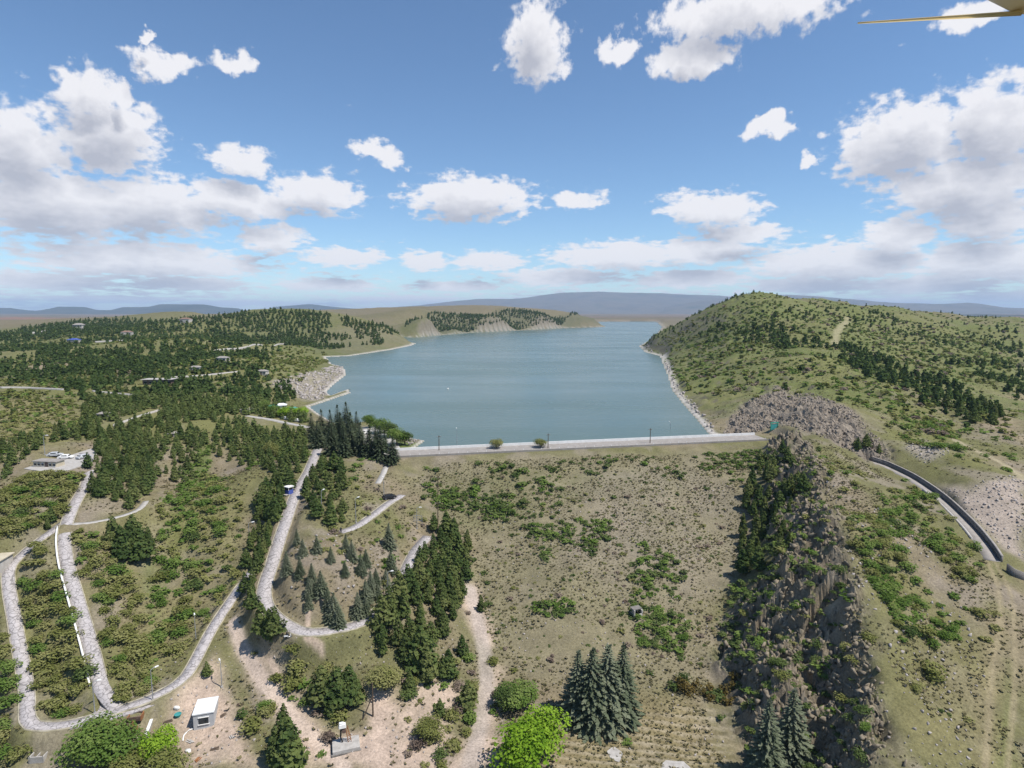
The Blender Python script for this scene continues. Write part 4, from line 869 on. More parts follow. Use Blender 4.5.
names_ = ['first', 'second', 'third', 'fourth', 'fifth', 'sixth', 'seventh', 'eighth', 'ninth', 'tenth', 'eleventh', 'twelfth', 'thirteenth']
for k, (o, x, y) in enumerate(res):
    e, kk = ('left', k) if k < 13 else ('right', len(res) - 1 - k)
    if kk < 13: o['label'] = 'small blue-green spruce on the knoll, %s from the %s' % (names_[kk], e)
    else: o['label'] = 'small blue-green spruce in the middle of the knoll'
DS = [(312,441,11),(322,440,12),(331,443,12.5),(341,444,12),(351,446,12.5),(347,438,14),(338,437,13),(357,440,11),(351,453,11),(361,455,11.5),(370,457,11),(380,459,11),(376,448,8),(393,462,8.5),(332,455,11),(344,457,11),(318,448,10),(385,452,7)]
res = spruces(DS, 'darkspruce', 'x', 'dark cedars beside the dam'); res.sort(key=lambda t: t[1])
for k, (o, x, y) in enumerate(res):
    e, kk = ('left', k) if k < 9 else ('right', len(res) - 1 - k); o.name = 'cedar_tree'
    o['label'] = 'tall dark cedar in the clump left of the dam, %s from the %s' % (names_[kk], e)

# ------------------------------------------------------------------ leafy trees
LT = [(520,776,9,10.5,'lime','yellow-lime broad tree at the bottom edge of the valley'), (541,752,8.5,9.5,'lime','bright green broad tree behind the yellow-lime tree'),
      (160,768,7.5,6.5,'lime','bright green tree beside the concrete wall by the road'), (92,766,8,10,'leafy','green broad tree left of the clump under the road corner'), (116,768,8,10,'leafy','green broad tree right of the clump under the road corner'),
      (138,775,6,7,'olive','olive tree beside the bright green tree by the wall'), (182,790,7,7.5,'olive','dull olive tree at the bottom edge under the shed'), (286,418,6,7.5,'lime','bright green tree at the lakeside promenade, left one'), (301,419,6.5,8,'lime','bright green tree at the lakeside promenade, right one'),
      (370,428,6,7,'leafy','small green lakeside tree furthest from the dam'), (380,434,7,8,'leafy','green lakeside tree between plaza and water, far one'), (388,438,7,8,'juniper','dark green lakeside tree between plaza and water'), (397,446,7,8,'leafy','green lakeside tree beside the dam end'), (405,445,6,6.5,'juniper','dark lakeside tree next to the rocky corner of the dam'),
      (497,449,4.2,5,'olive','left of two round bushes on the dam crest'), (541,448,3.6,5.5,'olive','right of two round bushes on the dam crest'), (272,460,7,5.5,'olive','yellowish bare-looking tree among the dark pines'), (518,708,5.5,8,'leafy','loose green tree behind the lime green trees'), (505,712,5,5,'juniper','dark small tree beside the dirt track'),
      (264,412,6.5,6,'leafy','green tree at the near end of the promenade'), (274,416,6,6,'leafy','green promenade tree beside the left bright tree'), (430,740,4.2,5.5,'olive','round olive tree on bare reddish soil'), (385,690,5,7,'olive','spreading olive tree below the hairpin stand')]
for k, (px, py, h, w, m, lab) in enumerate(LT):
    x, y = cast0(px, min(py, 768)); 
    if py > 768: y -= (py - 768) * .22
    o = plant('leafy_tree', 'tree', x, y, h, w, random.random() * 6.28, tree_me[m][k % 3], leaf_tr[k % 2]); o['label'] = lab; o['group'] = 'broad-leaved trees'

# ------------------------------------------------------------------ shrubs
SHR = []   # x, y, height, width, kind
def shrubs(px, spacing, n, seed, mix, w0, w1, clump=.0, cs=16, hr=.62):
    g = np.random.default_rng(seed); Q = clear(scatter(px, spacing, n, seed, clump, cs)); ks = list(mix); pr = np.array([mix[k] for k in ks], float); pr /= pr.sum()
    for q in Q:
        w = w0 + (w1 - w0) * g.random() ** 1.6; SHR.append((q[0], q[1], w * hr * (.8 + .4 * g.random()), w, ks[g.choice(len(ks), p=pr)]))
MIXO = dict(olive=8, leafy=2, juniper=.6); MIXG = dict(leafy=5, olive=4, juniper=1); MIXD = dict(juniper=7, leafy=3)
shrubs([(75,530),(100,535),(140,600),(150,690),(125,700),(108,690),(95,640),(80,580)], 2.0, 90, 201, MIXO, 3.0, 5.4)
shrubs([(22,560),(55,545),(70,600),(95,690),(60,725),(40,725),(30,640)], 2.0, 90, 202, MIXO, 3.0, 5.2)
shrubs([(0,600),(10,640),(20,720),(20,768),(0,768)], 2.0, 40, 203, MIXG, 3.0, 5.0)
shrubs([(0,540),(14,538),(60,515),(82,478),(60,474),(30,475),(0,500)], 1.8, 120, 204, MIXO, 2.8, 4.8)
shrubs([(160,500),(190,470),(215,470),(225,520),(200,600),(165,690),(150,640),(158,560)], 2.4, 90, 205, MIXG, 2.6, 5, .36)
shrubs([(186,470),(206,440),(214,452),(198,500),(176,560),(162,610),(152,690),(140,688),(150,610),(166,560)], 1.5, 110, 239, dict(leafy=9, olive=1), 1.8, 3.8)
shrubs([(205,470),(245,480),(245,560),(215,620),(170,690),(190,590)], 2.4, 110, 206, MIXO, 1.4, 3.6, .42)
shrubs([(0,400),(70,400),(100,420),(70,435),(20,445),(0,470)], 2.4, 190, 207, MIXO, 2, 3.8)
shrubs([(330,480),(390,470),(430,520),(400,580),(370,610),(300,620),(290,560),(330,540)], 2.6, 80, 208, dict(olive=6, leafy=3, bare=2), 1.0, 2.8, .4)
shrubs([(240,640),(285,650),(310,660),(360,660),(380,690),(360,768),(300,768),(250,690)], 2.6, 60, 209, dict(olive=7, leafy=2, bare=2), 1.5, 4, .42)
shrubs([(400,680),(470,650),(500,700),(470,768),(400,768)], 2.6, 55, 210, dict(olive=6, leafy=2, bare=2, juniper=1), 1.4, 3.8)
shrubs([(405,466),(560,462),(560,520),(500,520),(430,505)], 2.2, 120, 211, MIXD, 1.2, 4.0, .47, 12)
shrubs([(555,462),(760,448),(755,480),(690,480),(600,480)], 2.2, 75, 212, MIXD, 1.0, 3.2, .50, 12)
for px, w in (([(520,525),(575,522),(575,545),(530,540)], 1), ([(578,520),(612,520),(610,540),(582,540)], 1), ([(536,548),(552,548),(545,562)], 1), ([(640,545),(672,555),(685,575),(680,600),(630,600),(630,578)], 1), ([(430,490),(480,490),(475,512),(440,512)], 1), ([(480,495),(515,495),(510,520),(482,520)], 1), ([(535,605),(575,602),(570,618),(540,618)], 1), ([(630,605),(690,620),(685,660),(640,645)], 1), ([(572,545),(596,540),(592,556)], 1), ([(690,455),(758,448),(755,465),(700,472)], 1)):
    shrubs(px, 1.4, 46, 220 + int(px[0][0]), dict(leafy=6, juniper=5), 1.6, 3.4, .0, 12, .5)
shrubs([(420,520),(740,470),(710,640),(560,690),(490,660)], 3.0, 170, 213, dict(juniper=5, bare=3, olive=2), .7, 2.2, .40, 10)
shrubs([(420,475),(740,462),(725,600),(700,680),(560,690),(490,660)], 1.5, 700, 242, dict(juniper=3, olive=5, bare=1), .5, 1.3, .40, 14)
shrubs([(845,520),(905,505),(960,560),(1000,610),(960,640),(900,640),(860,560)], 2.0, 130, 214, dict(olive=5, leafy=6, juniper=1), 1.8, 4.6, .46, 13)
shrubs([(905,480),(945,508),(975,545),(985,580),(960,580),(925,530),(890,500)], 2.2, 46, 215, MIXG, 2, 4.2, .36)
shrubs([(880,560),(925,590),(970,630),(935,650),(885,620)], 1.9, 46, 216, dict(leafy=8, olive=2), 1.8, 3.6)
shrubs([(770,450),(815,460),(830,540),(850,620),(870,768),(760,768),(735,690),(726,640),(770,560)], 1.5, 760, 217, dict(juniper=6, leafy=4, olive=2), 1.2, 3.2, .26, 9)
shrubs([(800,440),(860,470),(900,530),(860,540),(830,500)], 2.8, 44, 218, MIXG, 1.4, 3.8)
shrubs([(700,690),(735,680),(735,700),(720,705),(672,690),(685,680)], 1.5, 30, 219, dict(brownj=8, juniper=3), 1.8, 3, 0, 9, 1.3)
shrubs([(760,340),(860,360),(960,430),(960,460),(900,440),(840,395),(780,380),(730,400),(690,395),(668,362),(700,345)], 3.2, 900, 230, dict(olive=5, leafy=4, juniper=3, bare=1), 1.8, 5.0, .36, 30)
shrubs([(645,344),(670,335),(730,306),(800,308),(900,320),(1020,335),(1020,400),(960,395),(860,360),(760,345),(700,350)], 4.5, 1800, 231, dict(olive=6, leafy=3, juniper=3, bare=1), 2.2, 5.5, .36, 50)
shrubs([(900,380),(1020,400),(1020,480),(980,470),(950,430)], 4, 90, 232, MIXG, 2, 4.5, .42)
shrubs([(900,405),(950,425),(960,450),(930,465),(900,440)], 2.6, 60, 237, dict(leafy=6, olive=4), 2.4, 4.6, .40)
shrubs([(180,345),(270,350),(330,362),(300,385),(240,378),(180,372)], 3.4, 600, 233, MIXO, 2.4, 5, .34)
shrubs([(0,360),(120,355),(260,380),(300,400),(120,400),(0,400)], 3.4, 900, 234, MIXO, 2.2, 4.6, .36)
shrubs([(0,345),(60,330),(240,335),(330,355),(200,352)], 5, 900, 235, MIXO, 3, 6, .40)
shrubs([(240,432),(300,432),(310,460),(380,462),(360,480),(330,470),(250,470)], 3, 60, 236, dict(juniper=5, leafy=5), 2, 3.8)
shrubs([(740,560),(770,480),(780,600),(735,690),(722,640)], 1.6, 130, 238, dict(juniper=8, leafy=2), 1.4, 3.2, .40, 8)
gh = np.random.default_rng(77)
for q in clear(scatter_xy(HILL, 3.8, 3000, 241, .42, 40)):
    w = 1.8 + 3.4 * gh.random() ** 1.6; SHR.append((q[0], q[1], w * .6, w, ['olive', 'olive', 'leafy', 'leafy', 'olive', 'bare', 'juniper'][int(gh.integers(0, 7))]))
for px, py, w, k in ((930,676,5,'olive'),(915,690,2.6,'olive'),(968,722,1.6,'olive'),(940,711,1.1,'juniper'),(949,716,.9,'juniper'),(985,640,2.4,'olive'),(997,630,2.4,'olive'),(995,615,2.2,'olive'),(922,636,4.2,'olive'),(870,641,3.4,'olive'),(560,610,2.6,'leafy'),(722,720,1.8,'juniper'),(650,674,1.8,'juniper'),(680,660,1.4,'juniper'),(627,744,1.8,'leafy'),(440,758,3,'juniper'),
                     (560,712,2.2,'leafy'),(547,724,2,'juniper'),(492,664,3,'lime' if False else 'olive'),(488,605,2.4,'juniper'),(300,672,5,'olive'),(295,690,5,'olive'),(265,716,3.4,'olive'),(250,730,4.4,'olive'),(243,716,2.5,'juniper'),(266,708,3,'leafy')):
    x, y = cast0(px, py); SHR.append((x, y, w * .68, w, k))
S = np.array([(a, b, c, d) for a, b, c, d, _ in SHR]); SK = np.array([e for *_, e in SHR]); SZ = h_at(S[:, 0], S[:, 1])
mid = np.column_stack([S[:, 0], S[:, 1], SZ + S[:, 2] * .6]); vis = seen(mid); _, _, dep = project(mid); score = np.where(vis, S[:, 3] / dep, 0); order = np.argsort(-score); top = order[:300]; rest = order[300:]
print('SHRUBS', len(S), 'visible', int(vis.sum()))
WORD = dict(olive='olive', leafy='fresh green', juniper='dark green', brownj='bronze-brown', bare='leafless grey-brown'); objs = []; words = []; gq = np.random.default_rng(8)
for i in top:
    k = int(gq.integers(0, 5)); o = plant('shrub', 'shrub', S[i, 0], S[i, 1], S[i, 2], S[i, 3], gq.random() * 6.28, bush_me[SK[i]][k], stem_me[k % 2], 'foliage', 'stem', .1)
    objs.append(o); words.append(('big ' if S[i, 3] > 3.6 else 'small ' if S[i, 3] < 2.2 else '') + WORD[SK[i]] + ' shrub')
label_plants(objs, S[top, :2], words, None, 'shrubs')
rd = np.linalg.norm(S[rest, :2], axis=1)
for kd in WORD:
    for nm, tp_, sel, lab in (('scrub', BUSH_M, rest[(rd < 300) & (SK[rest] == kd)], 'smaller %s scrub dotted over the near slopes'), ('far_scrub', BUSH_F, rest[(rd >= 300) & (SK[rest] == kd)], 'far %s scrub dotted over the hills')):
        n = len(sel)
        if not n: continue
        v, f = tile(tp_, S[sel, 0], S[sel, 1], SZ[sel] - .1, S[sel, 2], S[sel, 3], gq.random(n) * 6.28, gq.integers(0, len(tp_), n))
        tag(link(nm, np_mesh(nm, v, f, M[kd])), lab % WORD[kd], 'scrub', kind='stuff')

# low dry tufts and loose stones: uncountable
def tuft_tpl(g, n=5):
    th = g.random(n) * 6.28; P_ = np.stack([.25 * np.cos(th), .25 * np.sin(th), .3 + .2 * g.random(n)], -1); A = unit(np.stack([np.cos(th), np.sin(th), .9 + 0 * th], -1)); B = unit(np.cross(A, g.normal(0, 1, (n, 3)))); return kites(P_, A, B, .45 + 0 * th, .26 + 0 * th)
TU = [tuft_tpl(g_) for _ in range(3)]
Q = np.concatenate([clear(scatter(px, sp_, n, sd_, cl, 9)) for px, sp_, n, sd_, cl in (
    ([(410,462),(760,448),(740,560),(715,650),(700,700),(735,768),(450,768),(480,640),(475,560)], .75, 11000, 301, .40), ([(200,768),(150,700),(60,768),(0,768),(0,480),(60,470),(220,470),(300,470),(420,480),(430,600),(480,650),(450,768)], .9, 8000, 302, .42),
    ([(810,440),(880,470),(960,540),(1024,600),(1024,768),(890,768),(850,600)], .8, 8000, 303, .42), ([(0,380),(300,400),(300,470),(0,480)], 1.4, 3500, 304, .42), ([(700,430),(760,330),(900,340),(1024,400),(1024,520),(900,460)], 1.8, 7000, 305, .4))])
yk = np.zeros(len(Q), bool)
for pl in YARDS: yk |= in_poly(Q[:, 0], Q[:, 1], pl)
Q = Q[~yk | (np.random.default_rng(4).random(len(Q)) < .25)]
n = len(Q); sz = .35 + .65 * gq.random(n) ** 2; v, f = tile(TU, Q[:, 0], Q[:, 1], h_at(Q[:, 0], Q[:, 1]) - .05, sz * .8, sz * 1.3, gq.random(n) * 6.28, gq.integers(0, 3, n))
tag(link('dry_tufts', np_mesh('dry_tufts', v, f, M['tuft'])), 'low dry grass tufts and thistle clumps over the open ground', 'grass', kind='stuff')

# ------------------------------------------------------------------ rocks
def rock_tpl(g, n=10):
    bm = bmesh.new(); pts = g.uniform(-1, 1, (n, 3)); pts = np.sign(pts) * np.abs(pts) ** .45 * np.array([.5, .42, .6]) * (.75 + .3 * g.random((n, 1)))
    for p in pts: bm.verts.new(p)
    r_ = bmesh.ops.convex_hull(bm, input=bm.verts); bmesh.ops.delete(bm, geom=[e for e in r_['geom_interior'] if isinstance(e, bmesh.types.BMVert)], context='VERTS'); bmesh.ops.triangulate(bm, faces=bm.faces)
    bm.verts.index_update(); v = np.array([w.co[:] for w in bm.verts]); f = np.array([[w.index for w in q.verts] for q in bm.faces]); bm.free(); return v, f
ROCKS = [rock_tpl(g_) for _ in range(10)]
def rocks(px, spacing, n, seed, s0, s1, clump=0., cs=7, pw=2.0):
    Q = scatter(px, spacing, n, seed, clump, cs); g = np.random.default_rng(seed); Q = clear(Q); s = s0 + (s1 - s0) * g.random(len(Q)) ** pw; return np.column_stack([Q, s])
def outcrop(R_, mat, label, name='rock_outcrop', limit=300):
    RZ = h_at(R_[:, 0], R_[:, 1]); mid = np.column_stack([R_[:, :2], RZ + R_[:, 2] * .4]); vis = seen(mid); _, _, dep = project(mid); order = np.argsort(-np.where(vis, R_[:, 2] / dep, 0)); top, rest = order[:limit], order[limit:]
    c = R_[:, :2].mean(0); root = empty(name, (c[0], c[1], float(h_at(*c))), 0, label, 'rocks'); g = np.random.default_rng(len(R_)); ms = [np_mesh('rock', v, f, M[mat]) for v, f in ROCKS]
    for i in top:
        o = link('rock', ms[int(g.integers(0, 10))], root, (R_[i, 0] - c[0], R_[i, 1] - c[1], RZ[i] + R_[i, 2] * .12 - root.location.z)); s = R_[i, 2]
        o.rotation_euler = tuple(g.normal(0, .5, 2)) + (g.random() * 6.28,); o.scale = (s * (.75 + .5 * g.random()), s * (.75 + .5 * g.random()), s * (.8 + .7 * g.random()))
    if len(rest):
        n = len(rest); v, f = tile(ROCKS, R_[rest, 0] - c[0], R_[rest, 1] - c[1], RZ[rest] + R_[rest, 2] * .12 - root.location.z, R_[rest, 2] * (.8 + .7 * g.random(n)), R_[rest, 2] * (.8 + .4 * g.random(n)), g.random(n) * 6.28, g.integers(0, 10, n))
        o = link('rock_rubble', np_mesh('rock_rubble', v, f, M[mat]), root); o['kind'] = 'stuff'
outcrop(np.concatenate([rocks(CRAG, .5, 6500, 401, .25, 1.5, .36, 6, 2.6), rocks([(800,440),(835,500),(865,600),(885,700),(905,768),(860,768),(845,620),(820,540),(800,480)], .9, 700, 402, .35, 1.4, .42, 6)]), 'rock', 'jagged dark crag of broken blocks with shaded gullies right of the dam face')
outcrop(rocks(ABUT, .6, 3000, 403, .25, 1.2, .38, 6, 2.4), 'lilac', 'pale lilac-grey blocky rock face above the right dam end', limit=250)
def stones(name, R_, mat, label):
    n = len(R_); g = np.random.default_rng(n); v, f = tile(ROCKS, R_[:, 0], R_[:, 1], h_at(R_[:, 0], R_[:, 1]) + R_[:, 2] * .1, R_[:, 2] * (.6 + .5 * g.random(n)), R_[:, 2] * (.8 + .4 * g.random(n)), g.random(n) * 6.28, g.integers(0, 10, n))
    tag(link(name, np_mesh(name, v, f, M[mat])), label, 'stones', kind='stuff')
stones('scree', np.concatenate([rocks([(930,490),(965,492),(1024,478),(1024,560),(1000,545),(965,512)], .8, 900, 404, .2, .9), rocks([(905,450),(925,440),(950,455),(925,465)], 1, 160, 405, .35, 1.1)]), 'rockpale', 'pale loose scree beside the spillway')
stones('slope_stones', np.concatenate([rocks([(815,470),(900,520),(960,600),(1010,768),(890,768),(860,620)], 1.0, 900, 406, .2, .8, .46), rocks([(430,500),(740,480),(710,650),(730,768),(480,768)], 1.0, 1300, 407, .15, .55, .4), rocks([(60,768),(230,600),(330,640),(470,640),(450,768)], 1.0, 700, 408, .15, .55, .4), rocks([(280,560),(390,540),(380,610),(300,625)], 1, 120, 409, .2, .9, .45)]), 'rockpale', 'small pale stones littering the open slopes')
stones('shore_stones', np.concatenate([rocks([(640,345),(648,344),(668,364),(676,384),(712,424),(716,440),(706,438),(682,410),(668,388),(660,362)], 1.6, 1100, 410, .8, 2.6), rocks([(272,384),(312,372),(345,366),(348,374),(322,400),(296,398)], 1.1, 1300, 411, .5, 2.4, .34), rocks([(408,438),(424,440),(424,450),(408,448)], .9, 80, 412, .5, 1.6)]), 'rockpale', 'pale bare rocks along the water line')

# ------------------------------------------------------------------ walls, promenade, posts
WL = {'a': ('pale retaining wall along the far left terrace', .9), 'b': ('pale low wall continuing right of the far left terrace', .8), 'c': ('pale slanting wall among the pines', .8), 'd': ('thin pale wall in the far left wood', 3.0),
      'f': ('long pale wall right of the far houses', 1.8), 'g': ('grey pale wall band above the lake on the left hill', 1.6), 'h': ('broken pale wall behind the carport', .8)}
for k, (lab, h) in WL.items():
    q = wall_lines[k]; o = strip('boundary_wall', q, 0, .4 if h < 2 else 1.0, -1.0, h, M['concrete']); tag(o, lab, 'wall')
q = wall_lines['e']; r = strip('promenade', q, -1.2, 1.2, -1.5, .25, M['concrete']); tag(r, 'pale promenade road by the lakeside trees', 'road', kind='structure')
pts, hw = road_lines['upper_road']; pxs = project(pts)[1]; m = np.nonzero((pxs > 524) & (pxs < 684))[0]; seg = pts[m[0]:m[-1] + 1]
a_, _ = ribbon(seg, hw + 1, 0, 0, 0); sg = 1 if project(a_)[0][5] < project(seg)[0][5] else -1
par = empty('parapet', tuple(seg[len(seg) // 2]), 0, 'long white parapet along the left side of the upper road', 'parapet')
sq = rel(seg, par); strip('parapet_wall', sq, sg * (hw + .2), sg * (hw + .42), -1.2, .6, M['plaster'], par); strip('coping', sq, sg * (hw + .15), sg * (hw + .47), .601, .68, M['white'], par)

def lamp(px, py, h, label, arm=1.0, rz=0.0, group='street lamps'):
    x, y, z = cast(px, py); t = empty('street_lamp', (x, y, z), rz, label, 'street lamp', group)
    MB().tube([(0, 0, -.3), (0, 0, h * .5), (0, 0, h)], [.11, .09, .06], 6).build('pole', M['steel'], t)
    MB().box((0, 0, .12), (.4, .4, .3)).build('base_plate', M['concrete'], t)
    MB().tube([(0, 0, h - .02), (arm * .5, 0, h + .22), (arm, 0, h + .25)], .05, 5).build('arm', M['steel'], t)
    MB().box((arm + .25, 0, h + .25), (.75, .28, .16), 0, .8).build('lamp_head', M['white'], t); return t
for k, px in enumerate((457, 527, 601, 670)):
    lamp(px, 447.5 - (px - 457) * .045, 6.6, 'grey street lamp on the dam crest, %s from the left' % names_[k], 1.0, math.pi / 2 + ang, 'street lamps on the dam')
for px, py, h, lab in ((250, 551, 7, 'grey street lamp on the slope left of the hairpin pine row'), (322, 514, 6, 'street lamp among young pines above the terrace road'), (356, 523, 6.5, 'street lamp beside the terrace road'), (384, 497, 5.5, 'street lamp at the upper end of the terrace road'),
                       (388, 596, 5.5, 'street lamp right of the spruce knoll'), (417, 530, 6, 'street lamp at the upper end of the hairpin road'), (153, 701, 6, 'street lamp on the inner side of the lower road bend'), (95, 714, 6, 'street lamp between the two left roads at their junction'), (222, 688, 5, 'street lamp by the dirt yard'), (45, 455, 6, 'street lamp behind the long beige building'), (196, 640, 6, 'street lamp on the gully slope')):
    lamp(px, py, h, lab, .8, random.random() * 6)
def wood_pole(px, py, h, label, brace=False, cross=True, on=None):
    x, y, z = cast(px, py); t = empty('utility_pole', (x, y, z), .3, label, 'utility pole', 'wooden utility poles')
    MB().tube([(0, 0, -.4), (.03, 0, h * .5), (.05, .02, h)], [.17, .14, .1], 7).build('pole', M['wood'], t)
    if cross:
        MB().box((.05, 0, h - .5), (1.5, .12, .14)).build('crossarm', M['wood'], t)
        for s in (-.6, .6): MB().tube([(.05 + s, 0, h - .43), (.05 + s, 0, h - .2)], [.06, .04], 6).build('insulator', M['white'], t)
    if brace: MB().tube([(-1.9, -.2, -.2), (.02, 0, h * .62)], .11, 6).build('brace', M['wood'], t)
wood_pole(373, 717, 6.5, 'dark wooden pole with a slanting brace beside the dirt track', True, False)
for px, py, h, lab in ((439, 451, 5.5, 'dark utility pole at the left part of the dam crest'), (548, 449, 5.5, 'dark utility pole near the middle of the dam crest'), (650, 444, 5.8, 'dark utility pole on the right part of the dam crest'), (438, 499, 7, 'utility pole on the dam face below its left end'), (438, 526, 7, 'utility pole behind the pine stand on the dam face')):
    wood_pole(px, py, h, lab)

# ------------------------------------------------------------------ buildings
def building(name, label, px, py, w, d, h, rz, wall, roof, nwin, door=True, hip=0.0, over=.25, rows=1, group=None, winmat='glass'):
    x, y, z = cast(px, py); y += d * .3; t = empty(name, (x, y, z - .2), rz, label, name.split('_')[-1] if name.split('_')[-1] in ('house', 'shed', 'kiosk', 'building', 'pavilion') else 'building', group)
    MB().box((0, 0, h / 2 - .5), (w, d, h + 1)).build('wall', M[wall], t)
    if hip:
        b = MB(); n = len(b.v); W, D = w / 2 + over, d / 2 + over
        b.v += [(-W, -D, h + .004), (W, -D, h + .004), (W, D, h + .004), (-W, D, h + .004), (-W * .45, 0, h + hip), (W * .45, 0, h + hip)]; b.f += [(0, 1, 5, 4), (1, 2, 5), (2, 3, 4, 5), (3, 0, 4), (3, 2, 1, 0)]
        b.build('roof', M[roof], t)
    else: MB().box((0, 0, h + .1), (w + 2 * over, d + 2 * over, .2)).build('roof', M[roof], t)
    for r_ in range(rows):
        zc = h * (r_ + .55) / rows
        for k in range(nwin):
            xc = -w / 2 + w * (k + .5) / nwin
            if door and r_ == 0 and k == nwin // 2: continue
            ww, wh = min(w / nwin * .5, 1.6), h / rows * .42
            o = MB().box((xc, -d / 2 - .03, zc), (ww, .1, wh)).build('window', M[winmat], t)
            f = MB(); f.box((xc, -d / 2 - .06, zc + wh / 2 + .05), (ww + .24, .14, .1)); f.box((xc, -d / 2 - .08, zc - wh / 2 - .06), (ww + .3, .2, .1)); f.build('frame', M['white'], o)
    if door: 
        xc = -w / 2 + w * (nwin // 2 + .5) / nwin; o = MB().box((xc, -d / 2 - .04, min(h, 2.1) / 2), (.95, .1, min(h * .9, 2.1))).build('door', M['brownrust'], t); MB().box((xc + .33, -d / 2 - .13, 1.05), (.08, .08, .16)).build('handle', M['steel'], o)
    return t
shed = building('site_shed', 'white-roofed grey site shed standing in the bare dirt yard', 203, 725, 3.4, 4.4, 2.9, .28, 'greyp', 'roofw', 1, False, 0, .12)
building('long_building', 'long low beige building with small dark windows beside the car park', 47, 467, 7.5, 3, 1.9, -.12, 'cream', 'crest', 6, True, 0, .3)
building('roadside_house', 'beige flat-roofed house cut by the left edge', -9, 572, 4, 5, 2.6, .15, 'plaster', 'cream', 2, True, 0, .3)
building('far_house', 'pale two-storey house far off among the left pines', 78, 330, 13, 9, 8, .1, 'plaster', 'crest', 4, True, 2.5, .8, 2)
building('far_building', 'low pale building with many windows below the far house', 73, 343, 12, 7, 4, 0, 'plaster', 'blue', 5, True, 1.6, .5)
car_port = building('hillside_pavilion', 'long flat-roofed open pavilion in the pine wood', 158, 385, 15, 6, 3.2, .05, 'brownrust', 'concrete', 5, False, 0, .8)
for px, py, lab, rm in ((272, 412, 'small green-roofed lakeside kiosk, left one', 'green'), (281, 410, 'white-roofed lakeside kiosk between the bright trees', 'roofw'), (292, 414, 'small lakeside kiosk right of the left bright tree', 'teal')):
    building('lakeside_kiosk', lab, px, py, 4.2, 3.4, 2.5, .2, 'white', rm, 2, True, .9, .4, 1, 'lakeside kiosks')
for px, py, lab, w in ((195, 371, 'small pale house behind the pavilion, left one', 6), (222, 362, 'small pale house on the left hill, upper one', 7), (262, 375, 'small pale house above the lakeside rocks', 6), (185, 323, 'far white house on the left skyline wood', 14), (103, 418, 'low pale shelter among the pines', 4.5), (246, 413, 'pale shelter at the near end of the promenade', 4.5), (172, 437, 'small pale hut in a clearing of the pine wood', 3.6), (126, 336, 'far white house right of the two far houses', 12)):
    building('hillside_house', lab, px, py, w, w * .7, w * .42, random.random() * .5 - .2, 'plaster', 'crest' if w < 10 else 'roofred', 3, True, w * .15, .3, 1, 'pale houses on the left hillside')
x, y, z = cast(289, 494); k = empty('kiosk', (x, y, z - .1), -.5, 'small blue and white kiosk at the hairpin road edge', 'kiosk')
MB().box((0, 0, .6), (1.7, 1.7, 1.3)).build('base_panel', M['blue'], k); MB().box((0, 0, 1.65), (1.6, 1.6, .8)).build('window_band', M['glass'], k); MB().box((0, 0, 2.15), (2.1, 2.1, .22)).build('roof', M['white'], k)
for sx in (-.8, .8):
    for sy in (-.8, .8): MB().box((sx, sy, 1.65), (.12, .12, .82)).build('corner_post', M['white'], k)
MB().box((.2, -1.3, .08), (1.4, .9, .12)).build('step', M['concrete'], k)

x, y, z = cast(346, 746); t = empty('concrete_pad', (x, y, z), .32, 'pale concrete pad under the rusty machine', 'pad')
MB().box((0, 0, .1), (4.6, 3.2, .75)).build('slab', M['concrete'], t, bevel=.05); MB().box((0, 0, -.25), (5.0, 3.6, .4)).build('footing', M['darkwall'], t)
t = empty('rusty_machine', (x + .5, y + .6, z + .47), .32, 'tall rusty orange lattice machine with white head on a concrete pad', 'machine')
b = MB()
for sx in (-.28, .28):
    for sy in (-.28, .28): b.tube([(sx, sy, 0), (sx * .6 - .5, sy * .6, 2.9)], .05, 5)
b.build('mast', M['rust'], t); b = MB()
for k in range(6):
    f0, f1 = k / 6, (k + 1) / 6; s = -1 if k % 2 else 1
    for sy in (-.28, .28): b.tube([(-.28 * s * (1 - .4 * f0) - .5 * f0, sy * (1 - .4 * f0), 2.9 * f0), (.28 * s * (1 - .4 * f1) - .5 * f1, sy * (1 - .4 * f1), 2.9 * f1)], .035, 4)
b.build('lattice', M['rust'], t)
MB().tube([(-.9, -.35, 2.2), (-.9, .35, 2.2)], .38, 12).build('drum', M['brownrust'], t); MB().box((-1.15, 0, 3.15), (1.3, .8, .75), 0, .85).build('head', M['white'], t, bevel=.06); MB().box((-1.3, 0, 3.62), (.7, .5, .16)).build('head_cap', M['roofw'], t); MB().tube([(-1.4, 0, 2.8), (-1.5, 0, 1.0), (-1.2, 0, .1)], [.16, .14, .12], 8).build('pipe', M['blackp'], t)

